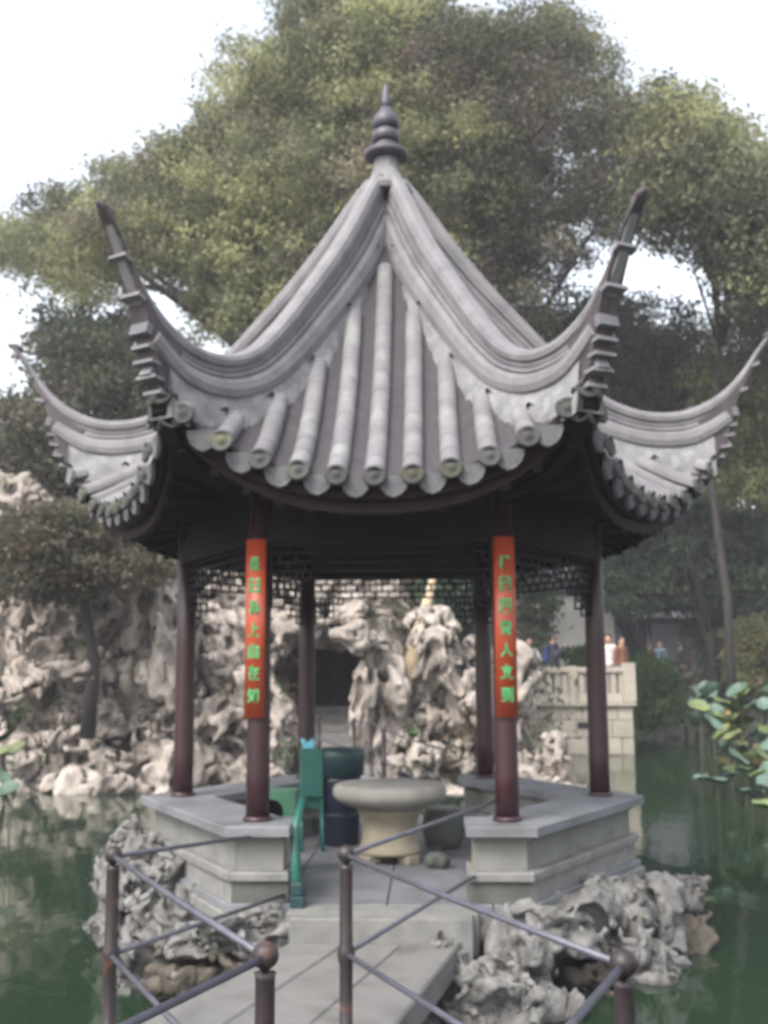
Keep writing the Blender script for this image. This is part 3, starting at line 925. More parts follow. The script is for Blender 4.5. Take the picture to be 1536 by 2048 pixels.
ledge_ms = [clasp_mesh(r, z, w, .035, rad(-8), .022).mesh('corner_ledge', M['ridge']) for r, z, w in ledges]
hook = MB().tube([(0, -3.08, 4.66), (0, -3.13, 4.70), (0, -3.185, 4.715)], [.042, .038, .020], 8, flat=.8).mesh('horn_tip', M['horn'])
# hip rafter below the corner
hr = MB().sweep([(Vector((0, -r, z)), Vector((1, 0, 0)), Vector((0, 0, 1)), 1, 1) for r, z in ((1.5, 3.20), (1.9, 3.22), (2.25, 3.30), (2.5, 3.46), (2.64, 3.63))],
                [(-.055, -.07), (.055, -.07), (.055, .07), (-.055, .07)]).mesh('hip_rafter', M['beam'])
for k in range(6):
    rot = (0, 0, rad(30 + 60 * k))
    for nm, me in (('ridge_cap', ridge_cap), ('ridge_fillet', ridge_thin), ('ridge_band', ridge_low), ('ridge_core', ridge_core), ('plaster_skirt', skm), ('horn_board', hm), ('horn_tip', hook), ('hip_rafter', hr)):
        new_obj(nm, me, pav, rot=rot)
    for me in clasp_ms: new_obj('horn_strap', me, pav, rot=rot)
    for me in ledge_ms: new_obj('corner_ledge', me, pav, rot=rot)

# finial
fin = MB().lathe([(.205, 5.985), (.215, 6.00), (.205, 6.035), (.165, 6.06), (.150, 6.075), (.135, 6.12), (.11, 6.20), (.10, 6.285)], 6 * 4).build('finial_base', M['plaster'], pav)
MB().lathe([(.225, 5.94), (.235, 5.96), (.225, 5.984)], 24).build('collar', M['finial'], pav)
MB().lathe([(.105, 6.287), (.175, 6.30), (.187, 6.325), (.183, 6.345), (.14, 6.375), (.105, 6.385)], 28).build('finial_disc', M['finial'], pav)
MB().lathe([(.10, 6.386), (.105, 6.41), (.085, 6.43)], 24).build('finial_neck', M['finial'], pav)
MB().lathe([(.085, 6.431), (.112, 6.45), (.120, 6.49), (.11, 6.53), (.078, 6.555)], 28).build('finial_ring', M['finial'], pav)
MB().lathe([(.078, 6.556), (.108, 6.575), (.116, 6.62), (.105, 6.665), (.065, 6.72), (.040, 6.76)], 28).build('finial_ring', M['finial'], pav)
MB().lathe([(.040, 6.761), (.038, 6.80), (.036, 6.87), (.028, 6.92), (.012, 6.96), (.002, 6.99)], 20).build('finial_spike', M['finial'], pav)

# couplet boards with green characters, hung on the two front columns
def couplet(name, text, cx, lean, label):
    x0, y0 = PX + cx, PY - CR * C30
    t = thing('couplet_board', label, 'hanging board', (x0, y0, 0), 0, 'couplet boards on the front columns')
    R0 = .088; half = .066 / R0; z0, z1 = 1.69, 2.87
    mb = MB(); n = 10; vs = []
    for z in (z0, z1):
        for rr in (R0, R0 + .018):
            for i in range(n + 1):
                an = lean - half + 2 * half * i / n
                vs.append((rr * math.sin(an), -rr * math.cos(an), z))
    w = n + 1; fs = []
    for i in range(n):
        fs += [(w + i, w + i + 1, 3 * w + i + 1, 3 * w + i), (i, 2 * w + i, 2 * w + i + 1, i + 1), (i, i + 1, w + i + 1, w + i), (2 * w + i, 3 * w + i, 3 * w + i + 1, 2 * w + i + 1)]
    fs += [(0, w, 3 * w, 2 * w), (n, 2 * w + n, 3 * w + n, w + n)]
    mb.add(vs, fs, True).build('board', M['board'], t)
    dg = bpy.context.evaluated_depsgraph_get()
    zc = [2.70, 2.558, 2.412, 2.268, 2.125, 1.985, 1.835]
    for ch, z in zip(text, zc):
        cu = bpy.data.curves.new('tmp', 'FONT'); cu.body = ch; cu.size = 1.0; cu.offset = 0.028; cu.extrude = .02; cu.align_x = 'CENTER'; cu.resolution_u = 2
        ob = bpy.data.objects.new('tmp', cu); COL.objects.link(ob)
        dg = bpy.context.evaluated_depsgraph_get()
        me0 = ob.evaluated_get(dg).to_mesh()
        V = [v.co.copy() for v in me0.vertices]; Fp = [tuple(p.vertices) for p in me0.polygons]
        ob.to_mesh_clear(); bpy.data.objects.remove(ob); bpy.data.curves.remove(cu)
        if not V: continue
        xa, xb = min(v.x for v in V), max(v.x for v in V); ya, yb = min(v.y for v in V), max(v.y for v in V)
        s_ = .098 / max(.5, yb - ya); sx = .080 / max(.5, xb - xa)
        out = []
        for v in V:
            x = (v.x - (xa + xb) / 2) * sx; zz = z + (v.y - (ya + yb) / 2) * s_
            an = lean + x / (R0 + .02); rr = R0 + .0185 + v.z * .15 + .003
            out.append((rr * math.sin(an), -rr * math.cos(an), zz))
        MB().add(out, Fp).build('character', M['glyph'], t)
    return t
couplet('couplet_board', '長日為上自在知', -CR / 2, -.22, 'vermilion couplet board with green characters on the left front column')
couplet('couplet_board', '樓園四青人立到', CR / 2, .10, 'vermilion couplet board with green characters on the right front column')

# ------------------------------------------------------------------ stone table inside
tb = thing('stone_table', 'round buff stone table on a waisted pedestal in the pavilion', 'stone table', (PX + .0, 8.62, FLOOR))
MB().lathe([(.27, .395), (.33, .42), (.40, .455), (.432, .485), (.440, .515), (.435, .55), (.418, .572), (.39, .580)], 40).build('table_top', M['tabletop'], tb)
MB().lathe([(.245, .065), (.25, .085), (.235, .115), (.215, .15), (.205, .25), (.215, .31), (.245, .36), (.265, .394)], 36).build('pedestal', M['warm'], tb)
for a in range(4):
    an = rad(45 + 90 * a)
    Mx = Matrix.Rotation(an, 4, 'Z')
    MB().box(-.06, .06, -.27, -.14, 0.0, .064, Mx).build('foot', M['warm'], tb, bevel=.01)
st = thing('drum_stool', 'low grey drum-shaped stone stool behind the round table', 'stool', (PX + .42, 9.25, FLOOR))
MB().lathe([(.12, 0), (.15, .03), (.175, .14), (.165, .25), (.135, .30)], 28).build('drum', M['darkstone'], st)
MB().lathe([(.14, .3005), (.145, .315), (.12, .325)], 28).build('stool_top', M['stone'], st)
bg = thing('cloth_bag', 'small dark crumpled bag lying on the floor beside the table foot', 'bag', (PX + .36, 8.30, FLOOR))
V_, Q_ = None, None

# bins and teal clutter behind the left front column
b = thing('litter_bin', 'navy litter bin with a dark teal rim near the back left column', 'bin', (-.78, 9.42, FLOOR))
MB().lathe([(.155, 0), (.165, .02), (.18, .52), (.182, .56)], 28).build('bin_body', M['navy'], b)
MB().lathe([(.184, .561), (.205, .57), (.212, .72), (.215, .775), (.20, .785), (.18, .77), (.17, .60)], 28).build('liner_rim', M['tealdark'], b)
MB().lathe([(.172, .24), (.180, .245), (.180, .26), (.174, .265)], 28).build('hoop', M['tealdark'], b)
fr_ = thing('plastic_chair', 'teal plastic folding chair standing folded beside the navy bin', 'chair', (-1.00, 9.25, FLOOR), rad(8))
MB().box(-.10, .10, -.03, .03, .40, .80).build('backrest', M['teal'], fr_, bevel=.015)
MB().box(-.09, .09, .035, .07, .30, .62).build('seat', M['teal'], fr_, bevel=.012)
for x, dy in ((-.085, .04), (.085, .04), (-.085, -.10), (.085, -.10)):
    MB().tube([(x, dy * 2.2, 0), (x, 0, .41)], .016, 8).build('leg', M['teal'], fr_)
cl = MB(); pts = []
for i in range(7):
    for j in range(6):
        pts.append((-.05 + .10 * i / 6 + .01 * math.sin(j * 2), .012 * math.sin(i * 1.7 + j), .81 + .07 * math.sin(j / 5 * PI) - .04 * abs(j - 2.5) / 2.5 + .02 * math.sin(i * 1.3)))
clo = MB().add([(x, y + .0, z) for x, y, z in pts] + [(x, y + .03, z - .004) for x, y, z in pts],
    [(i * 6 + j, (i + 1) * 6 + j, (i + 1) * 6 + j + 1, i * 6 + j + 1) for i in range(6) for j in range(5)] +
    [(42 + i * 6 + j, 42 + i * 6 + j + 1, 42 + (i + 1) * 6 + j + 1, 42 + (i + 1) * 6 + j) for i in range(6) for j in range(5)], True).build('blue_cloth', M['skyblue'], None, (-1.04, 9.25, FLOOR))
tag(clo, 'pale blue crumpled cloth draped on top of the teal chair', 'cloth')
gb = thing('green_box', 'green metal box with a round black opening behind the left front column', 'box', (-1.135, 8.0, FLOOR), rad(0))
def plate_hole(w, z0, z1, cz, cr, th):
    mb = MB(); n = 24; vs = []; out = []
    for k in range(n):
        an = 2 * PI * k / n; c_, s_ = math.cos(an), math.sin(an)
        q = min(w / max(1e-6, abs(c_)), ((z1 - cz) if s_ > 0 else (cz - z0)) / max(1e-6, abs(s_)))
        out.append((c_ * q, cz + s_ * q)); vs.append((c_ * cr, cz + s_ * cr))
    V = [(x, -th, z) for x, z in out] + [(x, -th, z) for x, z in vs] + [(x, 0, z) for x, z in out] + [(x, 0, z) for x, z in vs]
    fs = []
    for k in range(n):
        j = (k + 1) % n
        fs += [(k, j, n + j, n + k), (2 * n + k, 3 * n + k, 3 * n + j, 2 * n + j), (n + k, n + j, 3 * n + j, 3 * n + k), (k, 2 * n + k, 2 * n + j, j)]
    return mb.add(V, fs)
plate_hole(.17, .22, .60, .46, .085, .02).build('front_plate', M['green'], gb, (0, -.12, 0))
MB().box(-.17, -.155, -.119, .12, .22, .60).build('side_panel', M['green'], gb)
MB().box(.155, .17, -.119, .12, .22, .60).build('side_panel', M['green'], gb)
MB().box(-.154, .154, -.119, .12, .585, .60).build('top_panel', M['green'], gb)
MB().box(-.154, .154, .10, .12, .22, .584).build('back_panel', M['black'], gb)
for x in (-.15, .15):
    for y in (-.11, .10): MB().box(x - .012, x + .012, y - .012, y + .012, 0, .219).build('leg', M['green'], gb)
um = thing('broom', 'long teal plastic broom leaning on the left front bench end', 'broom', (-.845, 6.98, FLOOR))
MB().tube([(0, .0, .10), (-.045, .22, .42), (.0, .30, .62)], [.034, .030, .022], 10).build('handle', M['teal'], um)
MB().box(-.03, .04, -.06, .06, .07, .15).build('head', M['tealdark'], um, bevel=.01)
MB().box(-.035, .05, -.065, .065, .0, .069).build('bristles', M['tealdark'], um, bevel=.005)

# ================================================================== BRIDGE AND RAILINGS
DECK = .42
bridge = thing('zigzag_bridge', 'zigzag footbridge of pale granite slabs leading from the camera to the pavilion', 'bridge', (0, 0, 0))
LE = [(-.85, 6.62), (-1.47, 4.72), (-.58, 3.08), (-1.40, 1.00), (.10, -2.6)]
RE = [(.15, 6.62), (-.24, 4.86), (.62, 3.10), (-.22, .90), (1.10, -2.4)]
for leg in range(4):
    l0, l1, r0, r1 = Vector(LE[leg]), Vector(LE[leg + 1]), Vector(RE[leg]), Vector(RE[leg + 1])
    g = .005
    for i in range(3):
        u0, u1 = i / 3, (i + 1) / 3
        a, b_, c, d = l0.lerp(r0, u0), l0.lerp(r0, u1), l1.lerp(r1, u1), l1.lerp(r1, u0)
        cen = (a + b_ + c + d) / 4
        pl = [tuple(cen + (q - cen) * 1.0 + (cen - q).normalized() * .008) for q in (d, c, b_, a)]
        MB().prism(pl, DECK - .15, DECK + rnd.uniform(-.003, .003), .012).build('stone_slab', M['slab'], bridge)
for p, q in ((LE[1], RE[1]), (LE[2], RE[2]), (LE[3], RE[3])):
    a, b_ = Vector(p), Vector(q); d = (b_ - a).normalized(); n_ = Vector((-d.y, d.x))
    pl = [tuple(a + d * .12 - n_ * .12), tuple(b_ - d * .12 - n_ * .12), tuple(b_ - d * .12 + n_ * .12), tuple(a + d * .12 + n_ * .12)]
    MB().prism(pl, -.9, DECK - .153).build('pier', M['darkstone'], bridge)

def post(mb_parent, x, y, z0, h=.80, r=.028):
    m = MB().lathe([(r * 1.5, z0 + .001), (r * 1.5, z0 + .02), (r, z0 + .03), (r, z0 + h * .44), (r * 1.25, z0 + h * .46), (r * 1.35, z0 + h * .49), (r * 1.25, z0 + h * .52), (r, z0 + h * .54), (r * .98, z0 + h - .06), (r * 1.1, z0 + h - .045)], 16, (x, y))
    m.build('post', M['iron'], mb_parent)
    R_ = .038 * r / .028
    MB().lathe([(.004, z0 + h - .046)] + [(R_ * math.sin(PI * i / 8), z0 + h - R_ * math.cos(PI * i / 8)) for i in range(1, 8)] + [(.003, z0 + h + R_)], 16, (x, y)).build('post_ball', M['iron'], mb_parent)
def rods(parent, pts, z0, h=.80, r=.0115, zz=None):
    for i in range(len(pts) - 1):
        for q in (h - .005, h * .49):
            a = Vector((pts[i][0], pts[i][1], z0 + q)); b_ = Vector((pts[i + 1][0], pts[i + 1][1], z0 + q))
            if zz and i == 0: a.z += zz
            mid = (a + b_) / 2 + Vector((0, 0, -.006))
            MB().tube([a, mid, b_], r, 8).build('rod', M['rod'], parent)
Lp = [(-1.365, 4.76), (-.465, 3.13), (-1.28, 1.05), (.22, -2.5)]
Rp = [(-.37, 4.80), (.505, 3.07), (-.36, .95), (.95, -2.4)]
rl = thing('iron_railing', 'left iron railing of the bridge, brown ball-topped posts and two grey rods', 'railing', (0, 0, 0), group='bridge railings')
rr = thing('iron_railing', 'right iron railing of the bridge, its second post standing before the stone table', 'railing', (0, 0, 0), group='bridge railings')
for t_, P_ in ((rl, Lp), (rr, Rp)):
    for x, y in P_: post(t_, x, y, DECK)
    rods(t_, P_, DECK)
for t_, a_, b_ in ((rl, (-1.365, 4.76, 1.215), (-1.14, 7.09, .955)), (rl, (-1.365, 4.76, .812), (-.94, 7.07, .60)),
                   (rr, (-.37, 4.80, 1.215), (.42, 7.24, 1.16)), (rr, (-.37, 4.80, .812), (.262, 7.06, .72))):
    MB().tube([a_, b_], .0115, 8).build('rod', M['rod'], t_)

# back bridge from the pavilion to the rockery, with its railing
bb = thing('back_bridge', 'far stone footbridge running from the pavilion back to the rockery steps', 'bridge', (0, 0, 0))
LB = [(-.83, 10.78), (-1.75, 14.2), (-1.95, 18.6)]; RB = [(.2, 10.78), (-.55, 14.4), (-.95, 18.6)]
for leg in range(2):
    for i in range(3):
        a, b_ = Vector(LB[leg]).lerp(Vector(RB[leg]), i / 3 + .004), Vector(LB[leg]).lerp(Vector(RB[leg]), (i + 1) / 3 - .004)
        d, c = Vector(LB[leg + 1]).lerp(Vector(RB[leg + 1]), i / 3 + .004), Vector(LB[leg + 1]).lerp(Vector(RB[leg + 1]), (i + 1) / 3 - .004)
        MB().prism([tuple(a), tuple(b_), tuple(c), tuple(d)], DECK - .15, DECK, .01).build('stone_slab', M['slab'], bb)
MB().box(-1.7, -.6, 14.15, 14.4, -.9, DECK - .153).build('pier', M['darkstone'], bb)
for P_, lab in (([(-.78, 10.95), (-1.66, 14.3), (-1.80, 16.0), (-1.86, 18.3)], 'far railing on the left of the back bridge, seen past the navy bin'),
                ([(.12, 10.95), (-.62, 14.45), (-.90, 16.6), (-1.18, 16.9)], 'far railing on the right of the back bridge, thin rusty posts above the table')):
    t_ = thing('far_railing', lab, 'railing', (0, 0, 0), group='railings of the back bridge')
    for x, y in P_[1:]: post(t_, x, y, DECK, .80, .032)
    rods(t_, P_, DECK)

# ================================================================== ROCKS
NR = [rock_mesh('rock', M['nearrock'], 100 + i, 84, dm_, ho, tu, .34, .07) for i, (dm_, ho, tu) in enumerate([((1, .9, .8), 7, .006), ((1.1, .8, .6), 9, .010), ((.8, .8, 1.1), 9, .012), ((1.15, .7, .45), 5, .004)])]
FR_ = [rock_mesh('rock', M['rock'], 200 + i, 52, dm_, ho, tu, .36, .08) for i, (dm_, ho, tu) in enumerate([((1, .8, .9), 12, .04), ((.8, .7, 1.15), 14, .05), ((1.15, .8, .7), 12, .04), ((.6, .6, 1.2), 10, .04), ((1, .9, 1), 16, .06), ((1.2, .8, .5), 10, .03), ((.9, .9, .8), 14, .05)])]
NB = NR[3].copy(); NB.materials.clear(); NB.materials.append(M['brownrock'])

def rocks(name, label, lst, meshes, base, cat='rocks'):
    root = thing(name, label, cat, base)
    for it in lst:
        px, py, Y, rp, kind = it[:5]
        sx, sz = it[5:7] if len(it) > 5 else (1, 1)
        w = at(px, py + (22 if Y < 12 else 0), Y); r = (1.12 if Y < 12 else 1.2) * rp * Y / F_PX
        me = meshes[kind % len(meshes)] if kind >= 0 else NB
        o = new_obj('rock', me, root, loc=w - Vector(base), rot=(rnd.uniform(-.4, .4), rnd.uniform(-.4, .4), rnd.uniform(0, 6.28)), scale=(r * sx, r * (sx + sz) / 2, r * sz))
    return root
rocks('base_rocks', 'pale water-worn rocks stacked under the left side of the pavilion', [
    (285, 1715, 8.3, 78, 0), (345, 1715, 8.5, 50, 2), (400, 1795, 7.75, 80, 1), (240, 1790, 8.1, 62, 2), (320, 1830, 7.7, 70, 0), (440, 1835, 6.98, 85, 3, 1.4, .6), (535, 1830, 6.95, 55, 1, 1.2, .7),
    (450, 1850, 7.05, 105, 1, 1.3, .7), (540, 1855, 6.95, 80, 0, 1, .8), (370, 1850, 7.3, 85, 3, 1.2, .8), (290, 1905, 7.3, 70, 2), (480, 1830, 7.25, 50, 2, .8, 1.0),
    (400, 1930, 7.1, 80, -1, 1.2, .9), (500, 1940, 6.9, 80, -1, 1.2, 1), (270, 1985, 7.2, 42, 0), (230, 1760, 8.9, 50, 1), (600, 1880, 6.75, 45, 0, 1.2, .7), (330, 1740, 8.0, 60, 0), (215, 1835, 8.2, 40, 0)],
    NR, (-1.9, 7.6, 0))
rocks('base_rocks', 'pale water-worn rocks stacked under the right side of the pavilion', [
    (1100, 1820, 7.35, 100, 0, 1.2, .7), (985, 1850, 7.0, 90, 3, 1.2, .8), (1190, 1775, 7.8, 85, 1), (1285, 1775, 8.3, 85, 1), (1150, 1850, 7.2, 90, 1, 1, .9),
    (1230, 1860, 7.7, 85, 0), (1320, 1830, 8.1, 80, 2), (1330, 1910, 7.8, 60, 1, 1.2, .8), (1040, 1950, 6.7, 85, 2, .9, 1.3), (960, 1970, 6.5, 85, 0), (1100, 1990, 6.7, 70, 1, .9, 1.2),
    (900, 1900, 6.75, 65, 2, 1, .8), (1395, 1850, 8.3, 50, -1, 1.3, .7), (1180, 1930, 7.3, 65, -1, 1.2, .9), (1370, 1770, 8.6, 42, 0), (880, 2010, 6.4, 60, 1), (1050, 1890, 6.9, 70, 1), (1210, 1800, 7.9, 60, 0), (1285, 1925, 7.6, 60, 0), (1000, 2050, 6.5, 90, 0), (1080, 1850, 7.1, 70, 3)],
    NR, (1.4, 7.6, 0))

# mounds behind the rockeries (earth) and the rockeries themselves
def mound(x0, x1, y0, depth, hfun, name):
    nx, ny = 60, 16; vs = []
    for j in range(ny + 1):
        for i in range(nx + 1):
            x = x0 + (x1 - x0) * i / nx; t = j / ny
            y = y0 + depth * t
            h = hfun(x) * (min(1, t * 2.6) ** .5 if t < .6 else 1 - (t - .6) / .4 * .8)
            if abs(x + 1.8) < .95 and t < .45: h = .45
            n = .3 * math.sin(x * 2.1 + y * 1.7) + .18 * math.sin(x * 5.3 - y * 3.1)
            e = min(1, (x - x0) / 1.5, (x1 - x) / 1.5)
            vs.append((x + .15 * math.sin(y * 3 + x), y, -.6 + (h + .6 + n * min(1, h)) * max(0, e) * (0 if j == 0 else 1)))
    w = nx + 1
    fs = [(j * w + i, j * w + i + 1, (j + 1) * w + i + 1, (j + 1) * w + i) for j in range(ny) for i in range(nx)]
    return tag(MB().add(vs, fs, True).build(name, M['earth']), kind='structure')
outline = interp([-14, -8.2, -7.1, -6.2, -5.3, -4.6, -2.6, -.6, .3, .8, 1.7, 2.4], [5.4, 5.7, 5.5, 5.0, 4.5, 4.3, 3.8, 3.6, 2.8, 2.3, 1.5, .6])
mound(-16, 3.2, 20.3, 9, lambda x: max(.3, outline(x) - .5), 'rockery_hill')

def rockery(label, x0, x1, zc, step, seed, base, gap=None, extra=()):
    r = random.Random(seed)
    root = thing('rockery', label, 'rockery', base)
    n = 0
    z = -.05
    while z < 6.2:
        x = x0 + r.uniform(0, .4)
        while x < x1:
            top = outline(x)
            if z < top - .1:
                size = r.uniform(.42, .80) * (1.0 if z < top - .8 else .8)
                y = 18.75 + z * .34 + r.uniform(-.35, .55)
                if zc and not zc(x, z): x += .4; continue
                if gap and gap(x, z): x += .45; continue
                o = new_obj('rock', FR_[r.randrange(len(FR_))], root, loc=(x - base[0], y - base[1], z - base[2]),
                            rot=(r.uniform(-.5, .5), r.uniform(-.5, .5), r.uniform(0, 6.28)),
                            scale=(size * r.uniform(.85, 1.2), size * r.uniform(.8, 1.1), size * r.uniform(.85, 1.35)))
                n += 1
            x += step * r.uniform(.8, 1.15)
        z += step * .82
    for x, y, z, sx, sz, k in extra:
        new_obj('rock', FR_[k], root, loc=(x - base[0], y - base[1], z - base[2]), rot=(r.uniform(-.2, .2), r.uniform(-.2, .2), r.uniform(0, 6.28)), scale=(sx, sx, sz))
    return root
dark_gap = lambda x, z: (abs(x + 5.25) < .30 and 2.1 < z < 3.3)
rockery('tall left rockery of grey holed limestone rising from the pond behind a brown-leaved tree', -13.2, -3.0, None, .74, 5, (-6.3, 19.5, 0), dark_gap,
        [(-5.0, 18.9, 3.4, .55, 1.1, 3), (-4.6, 18.8, 2.5, .6, 1.0, 1), (-6.2, 18.6, 2.0, .8, .5, 5)])
cave_gap = lambda x, z: (-2.55 < x < -1.10 and z < 2.70)
rockery('central rockery with a dark cave mouth seen between the back columns', -2.85, 2.2, None, .70, 8, (-.5, 19.5, 0), cave_gap,
        [(-1.2, 18.6, 2.6, .5, .4, 2), (-2.4, 18.8, 2.75, .6, .5, 0), (-1.15, 18.7, 1.6, .35, .8, 3), (-1.8, 19.7, 3.15, 1.1, .45, 5), (-1.7, 20.6, 3.3, 1.3, .6, 5), (-1.9, 21.4, 3.2, 1.3, .7, 5), (-3.0, 19.2, 2.2, .4, .9, 3), (-2.15, 18.95, 3.15, .62, .42, 0), (-1.45, 18.9, 3.05, .55, .42, 6), (-1.95, 19.3, 3.65, .6, .5, 2)])
cave = [o for o in bpy.data.objects if o.name.startswith('rockery') and 'cave' in o.get('label', '')][0]
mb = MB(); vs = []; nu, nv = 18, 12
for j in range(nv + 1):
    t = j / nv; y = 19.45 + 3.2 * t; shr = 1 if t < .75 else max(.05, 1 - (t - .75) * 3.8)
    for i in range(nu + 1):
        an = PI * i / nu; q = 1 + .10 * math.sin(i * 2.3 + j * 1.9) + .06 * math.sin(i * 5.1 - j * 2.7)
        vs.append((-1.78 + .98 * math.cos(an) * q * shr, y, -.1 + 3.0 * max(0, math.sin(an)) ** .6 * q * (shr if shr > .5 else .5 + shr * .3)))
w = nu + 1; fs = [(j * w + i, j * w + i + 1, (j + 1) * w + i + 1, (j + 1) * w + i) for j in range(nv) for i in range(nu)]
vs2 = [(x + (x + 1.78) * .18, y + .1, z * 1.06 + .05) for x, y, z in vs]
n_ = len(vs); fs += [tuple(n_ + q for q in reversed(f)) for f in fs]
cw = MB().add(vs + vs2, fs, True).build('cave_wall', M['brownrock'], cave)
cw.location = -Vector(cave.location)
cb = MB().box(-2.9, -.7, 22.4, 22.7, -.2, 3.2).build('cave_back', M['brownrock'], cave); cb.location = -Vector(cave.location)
# fine rocks around the cave and stairs
stp = thing('stone_steps', 'worn grey stone steps climbing from the back bridge into the cave mouth', 'steps', (-1.62, 18.6, 0))
for i in range(7):
    MB().box(-.62, .55, i * .30, i * .30 + .34, .10, .43 + i * .15).build('step', M['slab'], stp, bevel=.02)

# rocks on the right bank
rocks('bank_rocks', 'low brown rocks along the far right bank below the green bush', [
    (1320, 1420, 36, 26, 0), (1370, 1400, 36, 34, 2), (1430, 1395, 37, 34, 1), (1490, 1390, 37, 36, 4), (1300, 1370, 37, 28, 3), (1400, 1350, 38, 30, 5), (1545, 1400, 36, 36, 2), (1350, 1445, 35.5, 22, 5), (1420, 1440, 36, 26, 4), (1500, 1435, 36, 24, 5)], FR_, (9.5, 36.5, 0))

# ================================================================== TERRACE WITH PEOPLE
ter = thing('stone_terrace', 'buff stone terrace wall with a pierced balustrade rising from the pond at right', 'terrace', (3.4, 26, 0))
x0, x1, yf = -1.6, 1.32, 0.0
MB().box(x0, x1, .25, 6.0, -.6, 1.16).build('terrace_core', M['terrace'], ter)
z = -.5
r_ = random.Random(3)
courses = [-.5, .02, .40, .80, 1.12]
for i in range(4):
    x = x0 + (0.2 if i % 2 else 0)
    xx = x0
    while xx < x1 - .05:
        w = r_.uniform(.55, .95); e = min(x1, xx + w)
        MB().box(xx + .006, e - .006, yf + r_.uniform(0, .02), .245, courses[i] + .006, courses[i + 1] - .006).build('stone_block', M['terrace'], ter, bevel=.012)
        xx = e
MB().box(x0 - .0, x1 + .07, yf - .08, .40, 1.125, 1.21).build('ledge', M['terrace'], ter, bevel=.015)
MB().box(.02, .42, yf - .012, yf + .01, .62, .76).build('drain_slot', M['black'], ter)
MB().box(x0, x1 + .03, yf - .02, .20, 1.90, 2.03).build('top_rail', M['terrace'], ter, bevel=.02)
MB().box(x0, x1, yf + .03, .16, 1.215, 1.42).build('lower_rail', M['terrace'], ter, bevel=.01)
n = 15
for i in range(n + 1):
    x = x0 + .05 + (x1 - x0 - .1) * i / n
    MB().box(x - .065, x + .065, yf + .04, .15, 1.422, 1.898).build('baluster', M['terrace'], ter, bevel=.012)
MB().box(x1 - .22, x1 + .08, yf - .06, .26, 1.212, 2.12).build('end_post', M['terrace'], ter, bevel=.02)
MB().box(-.16, .04, yf - .05, .24, 1.212, 2.06).build('rail_post', M['terrace'], ter, bevel=.02)
# side return of the balustrade
MB().box(x1 - .15, x1 + .05, .27, 5.8, 1.90, 2.03).build('side_rail', M['terrace'], ter, bevel=.02)
for i in range(14):
    MB().box(x1 - .13, x1 + .02, .5 + i * .4, .68 + i * .4, 1.161, 1.898).build('baluster', M['terrace'], ter, bevel=.012)

